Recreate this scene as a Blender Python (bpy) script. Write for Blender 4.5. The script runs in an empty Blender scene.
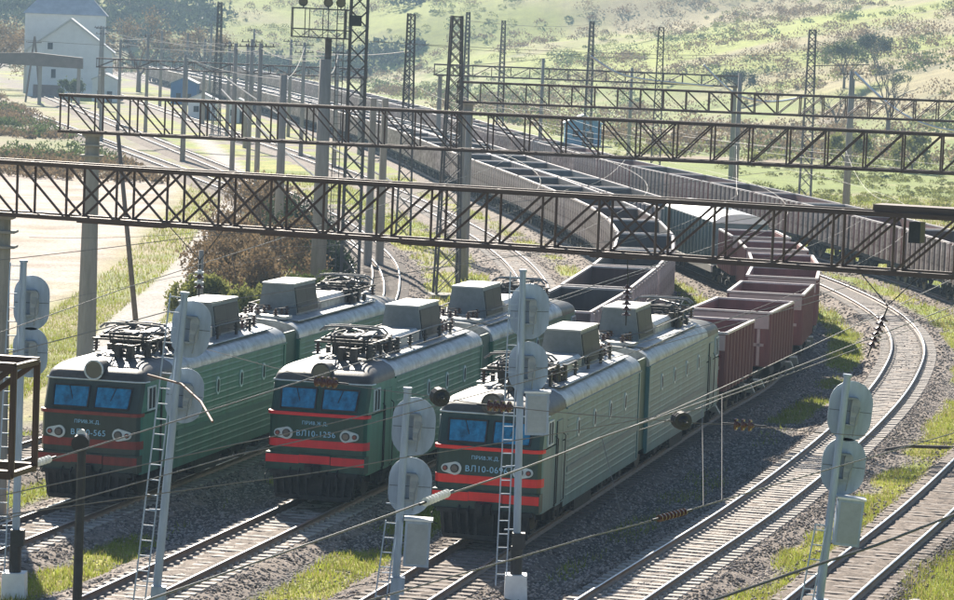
import bpy, math, random
import numpy as np
from mathutils import Vector, Matrix, Euler
random.seed(7); RNG = np.random.default_rng(7)
S = bpy.context.scene
COL = S.collection
R = math.radians

# ------------------------------------------------------------------ camera, sky, sun, exposure
PITCH, ROLL, CAMH = 0.0812059, 0.03979608, 14.60
cd = bpy.data.cameras.new('camera'); cam = bpy.data.objects.new('camera', cd); COL.objects.link(cam)
cd.sensor_width = 36; cd.lens = 36 * 3302.6 / 954; cd.clip_start = 1; cd.clip_end = 6000
_fw = Vector((0, math.cos(PITCH), -math.sin(PITCH))); _r = Vector((1, 0, 0)); _u = _r.cross(_fw)
_r2 = math.cos(ROLL) * _r + math.sin(ROLL) * _u; _u2 = -math.sin(ROLL) * _r + math.cos(ROLL) * _u
cam.matrix_world = Matrix(((_r2.x, _u2.x, -_fw.x, 0), (_r2.y, _u2.y, -_fw.y, 0), (_r2.z, _u2.z, -_fw.z, CAMH), (0, 0, 0, 1)))
S.camera = cam
SUN_AZ, SUN_EL = -13.0, 29.0            # degrees right of +Y, above the horizon
w = bpy.data.worlds.new('World'); S.world = w; w.use_nodes = True
nt = w.node_tree; bg = nt.nodes['Background']; sky = nt.nodes.new('ShaderNodeTexSky')
sky.sky_type = 'NISHITA'; sky.sun_disc = False; sky.sun_elevation = R(SUN_EL); sky.sun_rotation = R(SUN_AZ)
sky.air_density = 1.0; sky.dust_density = 0.3; sky.ozone_density = 3.0
nt.links.new(sky.outputs[0], bg.inputs[0]); bg.inputs[1].default_value = 0.05
sl = bpy.data.lights.new('sun', 'SUN'); sun = bpy.data.objects.new('sun', sl); COL.objects.link(sun)
sl.energy = 5.0; sl.angle = R(0.6); sl.color = (1.0, 0.92, 0.80)
_d = Vector((math.sin(R(SUN_AZ)) * math.cos(R(SUN_EL)), math.cos(R(SUN_AZ)) * math.cos(R(SUN_EL)), math.sin(R(SUN_EL))))
sun.rotation_euler = _d.to_track_quat('Z', 'Y').to_euler(); sun.location = (0, 60, 120)
S.view_settings.view_transform = 'Standard'; S.view_settings.look = 'None'
S.view_settings.gamma = 1; S.view_settings.exposure = 1.42
HAZE_DENSITY = 0.00026

# ------------------------------------------------------------------ materials
MATS = {}
def mat(name, col, rough=0.7, metal=0.0, var=0.25, scale=3.0, bump=0.0, bscale=30.0, col2=None, spec=0.5, streak=False, mixbias=0.5):
    if name in MATS: return MATS[name]
    m = bpy.data.materials.new(name); m.use_nodes = True; n = m.node_tree; b = n.nodes['Principled BSDF']
    tc = n.nodes.new('ShaderNodeTexCoord'); nz = n.nodes.new('ShaderNodeTexNoise'); nz.inputs['Scale'].default_value = scale; nz.inputs['Detail'].default_value = 6
    nz.inputs['Roughness'].default_value = 0.65
    mp = n.nodes.new('ShaderNodeMapping')
    if streak: mp.inputs['Scale'].default_value = (1, 1, 0.18)
    n.links.new(tc.outputs['Object'], mp.inputs[0]); n.links.new(mp.outputs[0], nz.inputs[0])
    cr = n.nodes.new('ShaderNodeValToRGB'); c = Vector(col)
    lo = c * (1 - var); hi = c * (1 + var)
    if col2 is not None: lo = Vector(col2)
    cr.color_ramp.elements[0].position = 0.5 - 0.2 + (mixbias - 0.5); cr.color_ramp.elements[1].position = 0.5 + 0.2 + (mixbias - 0.5)
    cr.color_ramp.elements[0].color = (*lo, 1); cr.color_ramp.elements[1].color = (*hi, 1)
    n.links.new(nz.outputs[0], cr.inputs[0]); n.links.new(cr.outputs[0], b.inputs['Base Color'])
    b.inputs['Roughness'].default_value = rough; b.inputs['Metallic'].default_value = metal; b.inputs['Specular IOR Level'].default_value = spec
    if bump > 0:
        n2 = n.nodes.new('ShaderNodeTexNoise'); n2.inputs['Scale'].default_value = bscale; n2.inputs['Detail'].default_value = 4
        n.links.new(tc.outputs['Object'], n2.inputs[0]); bp = n.nodes.new('ShaderNodeBump'); bp.inputs['Strength'].default_value = bump; bp.inputs['Distance'].default_value = 0.03
        n.links.new(n2.outputs[0], bp.inputs['Height']); n.links.new(bp.outputs[0], b.inputs['Normal'])
    MATS[name] = m; return m
def attr_mat(name, attr, scale=6.0, rough=0.95, bump=0.6, bscale=8.0, fine=40.0):
    m = bpy.data.materials.new(name); m.use_nodes = True; n = m.node_tree; b = n.nodes['Principled BSDF']
    at = n.nodes.new('ShaderNodeAttribute'); at.attribute_name = attr
    tc = n.nodes.new('ShaderNodeTexCoord')
    outs = []
    for sc, a, bb in ((scale, 0.62, 1.38), (fine, 0.55, 1.45), (0.25, 0.85, 1.15)):
        nz = n.nodes.new('ShaderNodeTexNoise'); nz.inputs['Scale'].default_value = sc; nz.inputs['Detail'].default_value = 5; n.links.new(tc.outputs['Object'], nz.inputs[0])
        mr = n.nodes.new('ShaderNodeMapRange'); mr.inputs[1].default_value = 0.3; mr.inputs[2].default_value = 0.7; mr.inputs[3].default_value = a; mr.inputs[4].default_value = bb
        n.links.new(nz.outputs[0], mr.inputs[0]); outs.append(mr.outputs[0])
    cur = at.outputs['Color']
    for o in outs:
        v = n.nodes.new('ShaderNodeVectorMath'); v.operation = 'SCALE'; n.links.new(cur, v.inputs[0]); n.links.new(o, v.inputs['Scale']); cur = v.outputs[0]
    n.links.new(cur, b.inputs['Base Color']); b.inputs['Roughness'].default_value = rough; b.inputs['Specular IOR Level'].default_value = 0.2
    n2 = n.nodes.new('ShaderNodeTexNoise'); n2.inputs['Scale'].default_value = bscale; n2.inputs['Detail'].default_value = 6; n.links.new(tc.outputs['Object'], n2.inputs[0])
    bp = n.nodes.new('ShaderNodeBump'); bp.inputs['Strength'].default_value = bump; bp.inputs['Distance'].default_value = 0.1; n.links.new(n2.outputs[0], bp.inputs['Height']); n.links.new(bp.outputs[0], b.inputs['Normal'])
    return m
def leaf_mat(name, col, var=0.5, trans=0.35):
    m = bpy.data.materials.new(name); m.use_nodes = True; n = m.node_tree; b = n.nodes['Principled BSDF']
    tc = n.nodes.new('ShaderNodeTexCoord'); nz = n.nodes.new('ShaderNodeTexNoise'); nz.inputs['Scale'].default_value = 1.2; nz.inputs['Detail'].default_value = 5
    n.links.new(tc.outputs['Object'], nz.inputs[0]); cr = n.nodes.new('ShaderNodeValToRGB'); c = Vector(col)
    cr.color_ramp.elements[0].position = .3; cr.color_ramp.elements[1].position = .7
    cr.color_ramp.elements[0].color = (*(c * (1 - var)), 1); cr.color_ramp.elements[1].color = (*(c * (1 + var)), 1)
    n.links.new(nz.outputs[0], cr.inputs[0]); n.links.new(cr.outputs[0], b.inputs['Base Color']); b.inputs['Roughness'].default_value = 0.7; b.inputs['Specular IOR Level'].default_value = .2
    t = n.nodes.new('ShaderNodeBsdfTranslucent'); n.links.new(cr.outputs[0], t.inputs[0]); mx = n.nodes.new('ShaderNodeMixShader'); mx.inputs[0].default_value = trans
    out = n.nodes['Material Output']; n.links.new(b.outputs[0], mx.inputs[1]); n.links.new(t.outputs[0], mx.inputs[2]); n.links.new(mx.outputs[0], out.inputs[0])
    MATS[name] = m; return m

M_RUST = mat('rusty_dark_steel', (0.085, 0.060, 0.050), 0.75, 0.1, 0.45, 4, 0.3)
M_TRUSS = mat('truss_steel', (0.080, 0.048, 0.038), 0.6, 0.2, 0.5, 2, 0.2)
M_MAST = mat('mast_steel', (0.075, 0.070, 0.070), 0.65, 0.2, 0.4, 3)
M_CONC = mat('weathered_concrete', (0.30, 0.28, 0.25), 0.9, 0, 0.25, 2.5, 0.5, 20, streak=True)
M_SIG = mat('signal_grey_paint', (0.37, 0.44, 0.53), 0.55, 0.0, 0.16, 4, 0.15, col2=(0.25, 0.31, 0.38), streak=True)
M_WHITE = mat('white_paint', (0.74, 0.74, 0.72), 0.6, 0, 0.12, 3)
M_RAIL = mat('rail_steel', (0.16, 0.11, 0.085), 0.6, 0.4, 0.3, 3)
M_RAILTOP = mat('polished_rail_head', (0.62, 0.60, 0.58), 0.28, 0.9, 0.08, 6)
M_SLEEP = mat('concrete_sleeper', (0.40, 0.36, 0.32), 0.9, 0, 0.3, 5, 0.4)
M_WOODSL = mat('timber_sleeper', (0.20, 0.165, 0.14), 0.9, 0, 0.4, 5, 0.4)
M_WIRE = mat('wire_metal', (0.19, 0.175, 0.16), 0.6, 0.2, 0.2, 2)
M_WIREB = mat('sun_glint_cable', (0.85, 0.83, 0.80), 0.35, 0.85, 0.1, 2)  # near-white metal imitates sun glint along the hanging cables
M_INS = mat('brown_porcelain', (0.09, 0.035, 0.025), 0.25, 0, 0.3, 5)
M_BLACK = mat('black_iron', (0.022, 0.022, 0.024), 0.55, 0.1, 0.4, 5)
M_WOOD = mat('weathered_pole_wood', (0.16, 0.13, 0.11), 0.9, 0, 0.3, 3, 0.5)

# ------------------------------------------------------------------ mesh helpers
class MB:
    def __init__(s): s.v = []; s.f = []
    def add(s, v, f):
        o = len(s.v); s.v += [tuple(p) for p in v]; s.f += [tuple(i + o for i in q) for q in f]; return s
    def box(s, c, d, rz=0.0, taper=1.0):
        x, y, z = d[0] / 2, d[1] / 2, d[2] / 2; cs, sn = math.cos(rz), math.sin(rz); vs = []
        for dz in (-z, z):
            t = 1.0 if dz < 0 else taper
            for dx, dy in ((-x, -y), (x, -y), (x, y), (-x, y)):
                dx *= t; dy *= t; vs.append((c[0] + dx * cs - dy * sn, c[1] + dx * sn + dy * cs, c[2] + dz))
        return s.add(vs, [(3, 2, 1, 0), (4, 5, 6, 7), (0, 1, 5, 4), (1, 2, 6, 5), (2, 3, 7, 6), (3, 0, 4, 7)])
    def beam(s, a, b, wd, h):
        a = Vector(a); b = Vector(b); d = (b - a).normalized(); up = Vector((0, 0, 1)) if abs(d.z) < .95 else Vector((0, 1, 0))
        sd = d.cross(up).normalized(); up = sd.cross(d); vs = []
        for p in (a, b):
            for i, j in ((-1, -1), (1, -1), (1, 1), (-1, 1)): vs.append(p + sd * (i * wd / 2) + up * (j * h / 2))
        return s.add(vs, [(0, 1, 2, 3), (7, 6, 5, 4), (0, 4, 5, 1), (1, 5, 6, 2), (2, 6, 7, 3), (3, 7, 4, 0)])
    def cyl(s, a, b, r0, r1=None, n=10, caps=True):
        r1 = r0 if r1 is None else r1; a = Vector(a); b = Vector(b); d = (b - a).normalized(); up = Vector((0, 0, 1)) if abs(d.z) < .95 else Vector((1, 0, 0))
        e1 = d.cross(up).normalized(); e2 = d.cross(e1); vs = []
        for p, r in ((a, r0), (b, r1)):
            for i in range(n):
                t = 2 * math.pi * i / n; vs.append(p + e1 * (r * math.cos(t)) + e2 * (r * math.sin(t)))
        fs = [(i, (i + 1) % n, n + (i + 1) % n, n + i) for i in range(n)]
        if caps: fs += [tuple(range(n))[::-1], tuple(range(n, 2 * n))]
        return s.add(vs, fs)
    def tube(s, pts, r, n=6):
        pts = [Vector(p) for p in pts]; vs = []; k = len(pts)
        for i, p in enumerate(pts):
            d = (pts[min(i + 1, k - 1)] - pts[max(i - 1, 0)]).normalized(); up = Vector((0, 0, 1)) if abs(d.z) < .95 else Vector((1, 0, 0))
            e1 = d.cross(up).normalized(); e2 = d.cross(e1)
            for j in range(n):
                t = 2 * math.pi * j / n; vs.append(p + e1 * (r * math.cos(t)) + e2 * (r * math.sin(t)))
        fs = [(i * n + j, i * n + (j + 1) % n, (i + 1) * n + (j + 1) % n, (i + 1) * n + j) for i in range(k - 1) for j in range(n)]
        fs += [tuple(range(n))[::-1], tuple(range((k - 1) * n, k * n))]
        return s.add(vs, fs)
    def prism(s, poly, axis, lo, hi):      # poly in the two other axes
        n = len(poly); vs = []
        for t in (lo, hi):
            for a, b in poly: vs.append({'x': (t, a, b), 'y': (a, t, b), 'z': (a, b, t)}[axis])
        return s.add(vs, [(i, (i + 1) % n, n + (i + 1) % n, n + i) for i in range(n)] + [tuple(range(n))[::-1], tuple(range(n, 2 * n))])
    def mesh(s, name, m, smooth=False):
        me = bpy.data.meshes.new(name); me.from_pydata(s.v, [], s.f)
        me.validate(); me.update()
        if m: me.materials.append(m)
        if smooth: me.polygons.foreach_set('use_smooth', [True] * len(me.polygons))
        return me
    def build(s, name, m, parent=None, smooth=False, loc=(0, 0, 0)):
        return link(name, s.mesh(name, m, smooth), parent, loc)
def link(name, me, parent=None, loc=(0, 0, 0)):
    o = bpy.data.objects.new(name, me); COL.objects.link(o); o.parent = parent; o.location = loc; return o
def autosmooth(o, ang=35):
    me = o.data; me.polygons.foreach_set('use_smooth', [True] * len(me.polygons))
    try: me.set_sharp_from_angle(angle=R(ang))
    except Exception: pass
    return o
def tag(o, label, cat, group=None):
    o['label'] = label; o['category'] = cat
    if group: o['group'] = group
    return o
def thing(name, label, cat, loc=(0, 0, 0), rz=0.0, group=None):
    o = bpy.data.objects.new(name, None); COL.objects.link(o); o.location = loc; o.rotation_euler = (0, 0, rz); o.empty_display_size = .3
    return tag(o, label, cat, group)
def structure(o): o['kind'] = 'structure'; return o
def stuff(o): o['kind'] = 'stuff'; return o
_unit = {}
def bar(parent, name, a, b, wd, h, m):     # one straight bar: a shared unit box stretched between two points
    if m.name not in _unit: _unit[m.name] = MB().box((0, 0, 0.5), (1, 1, 1)).mesh('bar', m)
    a = Vector(a); d = Vector(b) - a; o = link(name, _unit[m.name], parent, a)
    up = Vector((0, 0, 1)) if abs(d.normalized().z) < .95 else Vector((0, 1, 0))
    z = d.normalized(); x = z.cross(up).normalized(); y = z.cross(x)
    o.rotation_euler = Matrix((x, y, z)).transposed().to_euler(); o.scale = (wd, h, d.length); return o
def copy_tree(o, parent=None):
    c = o.copy(); COL.objects.link(c); c.parent = parent
    for ch in KIDS.get(o.name, None) or [k for k in o.children]: copy_tree(ch, c)
    return c
KIDS = {}
ORD = ['first', 'second', 'third', 'fourth', 'fifth', 'sixth', 'seventh', 'eighth', 'ninth', 'tenth', 'eleventh', 'twelfth', 'thirteenth', 'fourteenth', 'fifteenth', 'sixteenth', 'seventeenth', 'eighteenth', 'nineteenth', 'twentieth']
def ordinal(i):
    if i < 20: return ORD[i]
    k = i + 1; return f"{k}{ {1:'st',2:'nd',3:'rd'}.get(k % 10, 'th') }"

# value noise
def _hash(ix, iy, seed):
    h = (ix.astype(np.int64) * 374761393 + iy.astype(np.int64) * 668265263 + seed * 1442695041) & 0x7fffffff
    h = ((h ^ (h >> 13)) * 1274126177) & 0x7fffffff
    return ((h ^ (h >> 16)) & 0xffff) / 65535.0
def vnoise(x, y, sc, seed=0, octv=4):
    x = np.asarray(x, float) / sc; y = np.asarray(y, float) / sc; out = np.zeros(np.broadcast(x, y).shape); amp = 1; tot = 0
    for o in range(octv):
        ix = np.floor(x); iy = np.floor(y); fx = x - ix; fy = y - iy; fx = fx * fx * (3 - 2 * fx); fy = fy * fy * (3 - 2 * fy)
        a = _hash(ix, iy, seed + o); b = _hash(ix + 1, iy, seed + o); c = _hash(ix, iy + 1, seed + o); d = _hash(ix + 1, iy + 1, seed + o)
        out += amp * ((a * (1 - fx) + b * fx) * (1 - fy) + (c * (1 - fx) + d * fx) * fy); tot += amp; amp *= .5; x = x * 2.03 + 7.1; y = y * 2.03 + 3.3
    return out / tot
def sstep(a, b, x): t = np.clip((np.asarray(x) - a) / (b - a), 0, 1); return t * t * (3 - 2 * t)

# ------------------------------------------------------------------ track alignments (plan view)
class Path:
    def __init__(s, pts, step=0.5):
        P = np.array([pts[0]] + list(pts) + [pts[-1]], float); P[0] = 2 * P[1] - P[2]; P[-1] = 2 * P[-2] - P[-3]
        out = []
        for i in range(1, len(P) - 2):
            p0, p1, p2, p3 = P[i - 1], P[i], P[i + 1], P[i + 2]; n = max(2, int(np.linalg.norm(p2 - p1) / step))
            t0 = 0; a = .5; t1 = np.linalg.norm(p1 - p0) ** a; t2 = t1 + np.linalg.norm(p2 - p1) ** a; t3 = t2 + np.linalg.norm(p3 - p2) ** a
            for k in range(n):
                t = t1 + (t2 - t1) * k / n
                A1 = (t1 - t) / (t1 - t0) * p0 + (t - t0) / (t1 - t0) * p1; A2 = (t2 - t) / (t2 - t1) * p1 + (t - t1) / (t2 - t1) * p2; A3 = (t3 - t) / (t3 - t2) * p2 + (t - t2) / (t3 - t2) * p3
                B1 = (t2 - t) / (t2 - t0) * A1 + (t - t0) / (t2 - t0) * A2; B2 = (t3 - t) / (t3 - t1) * A2 + (t - t1) / (t3 - t1) * A3
                out.append((t2 - t) / (t2 - t1) * B1 + (t - t1) / (t2 - t1) * B2)
        out.append(P[-2]); Q = np.array(out)
        for _ in range(24): Q[1:-1] = .25 * Q[:-2] + .5 * Q[1:-1] + .25 * Q[2:]
        s.p = Q; s.s = np.concatenate([[0], np.cumsum(np.linalg.norm(np.diff(s.p, axis=0), axis=1))]); s.len = s.s[-1]
    def at(s, t): return np.array([np.interp(t, s.s, s.p[:, 0]), np.interp(t, s.s, s.p[:, 1])])
    def many(s, ts): return np.stack([np.interp(ts, s.s, s.p[:, 0]), np.interp(ts, s.s, s.p[:, 1])], 1)
    def s_at_y(s, y): return float(np.interp(y, s.p[:, 1], s.s))
    def normals(s, ts):
        d = s.many(np.asarray(ts) + .3) - s.many(np.asarray(ts) - .3); d /= np.linalg.norm(d, axis=1)[:, None]; return np.stack([d[:, 1], -d[:, 0]], 1)
TH = 0.2293
def straight(off, s): return (off * math.cos(TH) + s * math.sin(TH), -off * math.sin(TH) + s * math.cos(TH))
O1, O2, O3 = -33.5, -27.36, -20.77
T0 = Path([(-23.0, 78), (-18.4, 96), (-14.2, 113), (-10.3, 130), (-7.4, 145), (-5.8, 160), (-5.2, 175), (-5.3, 190), (-5.9, 205), (-7.5, 222), (-10.4, 245), (-14.4, 270), (-20.5, 303), (-28, 340), (-38, 390), (-52, 460), (-70, 550), (-96, 680), (-130, 850)])
T00 = Path([(-6.6, 150), (-6.1, 165), (-5.9, 178), (-6.3, 192), (-7.3, 206), (-9.4, 222), (-13.2, 245), (-18, 270), (-25, 303), (-33.5, 340), (-45, 390), (-61, 460), (-81, 550)])
T1 = Path([straight(O1, s) for s in (60, 75, 90, 105, 120, 132)] + [(-.9, 145), (1.3, 160), (2.8, 173), (3.3, 185), (3.2, 197), (2.5, 211), (1.6, 222), (.6, 233), (-2.0, 255), (-5.4, 280), (-10, 310), (-16, 345), (-26, 400), (-38, 460), (-55, 550), (-80, 680), (-113, 850)])
T2 = Path([straight(O2, s) for s in (60, 75, 90, 105, 120, 134)] + [(5.2, 146), (7.7, 165), (8.8, 176), (9.4, 189), (9.3, 202), (8.3, 220), (6.3, 239), (4.2, 258), (.3, 289), (-3.7, 323), (-7.6, 357), (-14.2, 407), (-22.5, 460), (-36, 540), (-54, 640), (-76, 760), (-112, 950), (-170, 1230)])
T3 = Path([straight(O3, s) for s in (60, 75, 90, 105, 118, 128)] + [(11.9, 141.5), (13.8, 152), (15.1, 162), (15.8, 172), (16.1, 183), (15.8, 194), (14.6, 207), (13.0, 219), (11.0, 232), (7.2, 261), (5.0, 277), (.2, 317), (-4.6, 355), (-13.5, 415), (-25.5, 490), (-42, 590), (-61, 700), (-98, 900), (-160, 1200)])
T4 = Path([(-3.2, 60), (.5, 73), (3.75, 85), (5.95, 92.7), (8.8, 102.7), (12.7, 118), (17.0, 137), (19.3, 149), (21.2, 161), (22.2, 171), (22.6, 180), (22.5, 190), (21.7, 203), (20.0, 218), (17.2, 236), (13.2, 258), (9.2, 281), (4.8, 312), (.5, 345), (-8.5, 410), (-20, 485), (-36, 585)])
T5 = Path([(1.9, 60), (5.6, 73), (9.3, 86.3), (15.0, 105.9), (18.5, 119), (22.8, 136), (26.2, 153), (28.4, 170), (28.8, 186), (27.6, 204), (25.4, 221), (22.8, 238), (20.0, 255), (16.2, 276), (12.2, 299), (8.0, 332), (3.0, 368), (-5.8, 440), (-14.8, 506), (-26, 587), (-41, 685), (-58, 795), (-83, 970), (-128, 1290)])
TRACKS = [T0, T00, T1, T2, T3, T4, T5]
FOOTPATH = Path([(-16.2, 140), (-16.9, 160), (-17.3, 193), (-18.6, 230), (-21.7, 296), (-27, 350), (-36, 420)])

def path_dist(path, X, Y):      # signed sideways distance, + to the right, good for gentle curves
    px = np.interp(Y, path.p[:, 1], path.p[:, 0]); g = np.gradient(path.p[:, 0], path.p[:, 1]); sl_ = np.interp(Y, path.p[:, 1], g)
    return (X - px) / np.sqrt(1 + sl_ ** 2)

# ------------------------------------------------------------------ ground: yard, field and hills in one sheet
def terrain(X, Y):
    X = np.asarray(X, float); Y = np.asarray(Y, float)
    e = path_dist(T5, X, Y)
    z = -0.42 + .25 * (vnoise(X, Y, 7, 3) - .5) * sstep(2.0, 5, np.min([np.abs(path_dist(t, X, Y)) for t in TRACKS], axis=0))
    dn = np.min([np.abs(path_dist(t, X, Y)) for t in TRACKS[:3]], axis=0)
    foot = 62 - 30 * sstep(500, 1000, Y) + 14 * (vnoise(X, Y, 60, 9, 2) - .5)
    q = np.maximum(0, e - foot)
    z = z + .20 * q * sstep(0, 40, q) + 2.6 * (vnoise(X, Y, 45, 5, 3) - .5) * sstep(5, 60, q)
    q2 = np.maximum(0, Y - 900 - .1 * X); z = z + .17 * q2 * sstep(0, 60, q2)
    lf = np.maximum(0, -path_dist(T0, X, Y) - 22)                # the left bank
    z = z + .035 * lf * sstep(0, 10, lf) * sstep(130, 260, Y) + 1.3 * (vnoise(X, Y, 30, 8, 3) - .5) * sstep(4, 25, lf)
    return np.minimum(z, 46 + 3 * vnoise(X, Y, 40, 12, 2))
def grid_axis(segs):
    out = [segs[0][0]]
    for a, b, st in segs:
        n = max(1, int(round((b - a) / st))); out += [a + (b - a) * (i + 1) / n for i in range(n)]
    return np.array(out)
gx = grid_axis([(-900, -300, 60), (-300, -120, 12), (-120, -40, 3), (-40, -22, .8), (-22, 34, .42), (34, 60, 1.2), (60, 140, 4), (140, 320, 12), (320, 1000, 60)])
gy = grid_axis([(-300, 20, 40), (20, 76, 4), (76, 135, .42), (135, 200, .7), (200, 300, 1.3), (300, 420, 2.5), (420, 900, 6), (900, 1250, 12), (1250, 1700, 45)])
GX, GY = np.meshgrid(gx, gy); GZ = terrain(GX, GY)
DTR = [path_dist(t, GX, GY) for t in TRACKS]
DTR[1] = np.where((GY < 155), 99, DTR[1])
dmin = np.min(np.abs(DTR), axis=0)
def lerp(a, b, t): return a + (b - a) * t[..., None]
def C(*c): return np.array(c, float)
n1 = vnoise(GX, GY, 2.2, 21); n2 = vnoise(GX, GY, 9, 22); n3 = vnoise(GX, GY, 30, 23); n4 = vnoise(GX, GY, 1.0, 24, 3)
col = np.zeros(GX.shape + (3,)) + C(.205, .172, .145)                                   # stony yard soil
def grass_mask(X, Y, dm):
    a = vnoise(X, Y, 3.0, 31); b = vnoise(X, Y, 11, 32)
    g = sstep(.41, .53, .55 * a + .45 * b + .07 * sstep(2.3, 3.4, dm) - .30 * sstep(2.6, 1.7, dm) - .04)
    d3 = path_dist(T3, X, Y); d4 = path_dist(T4, X, Y); d5 = path_dist(T5, X, Y)
    g = np.maximum(g, sstep(2.35, 2.9, d4 + 1.6 * (a - .5)) * sstep(1.15, 1.5, -d5 + .9 * (a - .5)) * (Y < 215) * sstep(.30, .46, a * .6 + b * .5))
    g = np.maximum(g, sstep(1.15, 1.7, d5 + 1.2 * (a - .5)) * sstep(.22, .45, a * .6 + b * .5))
    g = np.where((d3 > 1) & (d4 < -1) & (Y < 130), g * .25, g)
    g = np.maximum(g, sstep(2.3, 2.9, path_dist(T2, X, Y) + .8 * (a - .5)) * sstep(-2.0, -2.5, d3 + .8 * (a - .5)) * (Y < 93) * sstep(.34, .46, a * .6 + b * .5))
    g = np.maximum(g, sstep(2.2, 2.8, -path_dist(T1, X, Y) + .8 * (a - .5)) * (path_dist(T0, X, Y) > 2.2) * (Y < 125) * sstep(.36, .5, a * .6 + b * .5))
    g = np.maximum(g, sstep(2.4, 3.0, d3) * sstep(-2.3, -3.1, d4) * (Y > 138) * (Y < 200) * sstep(.3, .5, a))
    dn_ = np.where(np.abs(d5) <= dm + 1e-6, dm + .8, dm); g = g * (1 - .9 * sstep(2.15, 1.85, dn_))
    return np.clip(g, 0, 1)
gm = grass_mask(GX, GY, dmin)
gcol = lerp(np.zeros(GX.shape + (3,)) + C(.19, .24, .036), C(.33, .31, .07), sstep(.38, .66, n2 * .6 + n1 * .4))
dry = np.zeros(GX.shape + (3,)) + C(.30, .245, .155)
col = lerp(col, gcol, gm)
oil_shade = sstep(-3.2, -1.5, DTR[2]) * sstep(-1.6, -2.6, DTR[5]) * sstep(150, 135, GY) * (.55 + .45 * sstep(.4, .6, n2)); col = lerp(col, C(.070, .067, .063), oil_shade * (1 - gm) * .9)  # oily soil, darkened further to deepen the shade among the locomotives
# beyond the last track on the right: meadow, then hillside with scrub and dry grass
eR = DTR[6]; mR = sstep(3.0, 6.0, eR) * (GY > 150)
meadow = lerp(lerp(np.zeros(GX.shape + (3,)) + C(.18, .225, .04), C(.30, .27, .12), sstep(.46, .64, n2 * .5 + n3 * .5)), C(.25, .185, .14), sstep(.55, .68, n3 * .7 + n1 * .3) * .8)
col = lerp(col, meadow, mR)
hz = sstep(1, 8, GZ) * ((eR > 20) | (GY > 880))
n5 = vnoise(GX, GY, 80, 41, 3)
hill = lerp(lerp(np.zeros(GX.shape + (3,)) + C(.235, .262, .034), C(.30, .25, .12), sstep(.50, .61, n5 * .6 + n3 * .4)), C(.10, .115, .06), sstep(.60, .72, n2 * .5 + n3 * .5) * .7)
hill = lerp(hill, C(.255, .285, .038), sstep(.58, .48, n5) * sstep(5, 12, GZ))
col = lerp(col, hill, hz)
# left side: pale bare earth field, green strips, dry grass
eL = -DTR[0]; mL = sstep(3.0, 5.0, eL) * (GY > 100)
left = lerp(np.zeros(GX.shape + (3,)) + C(.20, .215, .065), C(.30, .255, .14), sstep(.42, .6, n2 * .5 + n1 * .5))
col = lerp(col, left, mL)
dP = path_dist(FOOTPATH, GX, GY)
bare = sstep(-4.2, -6.2, dP + 2.2 * (n2 - .5)) * sstep(120, 140, GY) * sstep(330, 290, GY + 40 * (n3 - .5))
col = lerp(col, lerp(np.zeros(GX.shape + (3,)) + C(.46, .375, .315), C(.30, .235, .19), sstep(.48, .66, n2 * .45 + n1 * .55) * .8), bare * (1 - .35 * sstep(.55, .7, n1)))
scr = sstep(3.0, 5.0, dP) * sstep(3.0, 4.5, eL) * (GY > 150) * (GY < 320)
col = lerp(col, C(.19, .15, .095), scr * .75)
pm = sstep(1.5, 1.0, np.abs(dP) + .5 * (n4 - .5)) * (GY > 138) * (GY < 420); col = lerp(col, C(.38, .345, .31), pm)
farL = sstep(330, 400, GY) * sstep(4, 8, eL); col = lerp(col, lerp(np.zeros(GX.shape + (3,)) + C(.27, .215, .145), C(.17, .185, .06), sstep(.45, .6, n3)), farL * (1 - hz))
col = np.clip(col * (0.86 + .28 * n4)[..., None], 0, 1)
ny, nx = GX.shape
me = bpy.data.meshes.new('ground')
V = np.stack([GX, GY, GZ], -1).reshape(-1, 3); idx = np.arange(nx * ny).reshape(ny, nx)
F = np.stack([idx[:-1, :-1], idx[:-1, 1:], idx[1:, 1:], idx[1:, :-1]], -1).reshape(-1, 4)
def big_mesh(me, V, F):
    k = F.shape[1]; me.vertices.add(len(V)); me.vertices.foreach_set('co', V.astype(np.float32).ravel()); me.loops.add(F.size); me.loops.foreach_set('vertex_index', F.astype(np.int32).ravel())
    me.polygons.add(len(F)); me.polygons.foreach_set('loop_start', np.arange(0, F.size, k, dtype=np.int32)); me.polygons.foreach_set('loop_total', np.full(len(F), k, np.int32)); me.update(calc_edges=True)
def color_attr(me, cols):
    a = me.color_attributes.new('tint', 'FLOAT_COLOR', 'POINT'); a.data.foreach_set('color', np.concatenate([cols.reshape(-1, 3), np.ones((cols.size // 3, 1))], 1).astype(np.float32).ravel())
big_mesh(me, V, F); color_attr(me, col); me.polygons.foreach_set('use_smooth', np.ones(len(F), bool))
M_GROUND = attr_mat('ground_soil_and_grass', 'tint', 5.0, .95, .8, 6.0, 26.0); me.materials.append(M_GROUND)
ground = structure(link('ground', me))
def zt(x, y): return float(terrain(np.array([x]), np.array([y]))[0])

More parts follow.
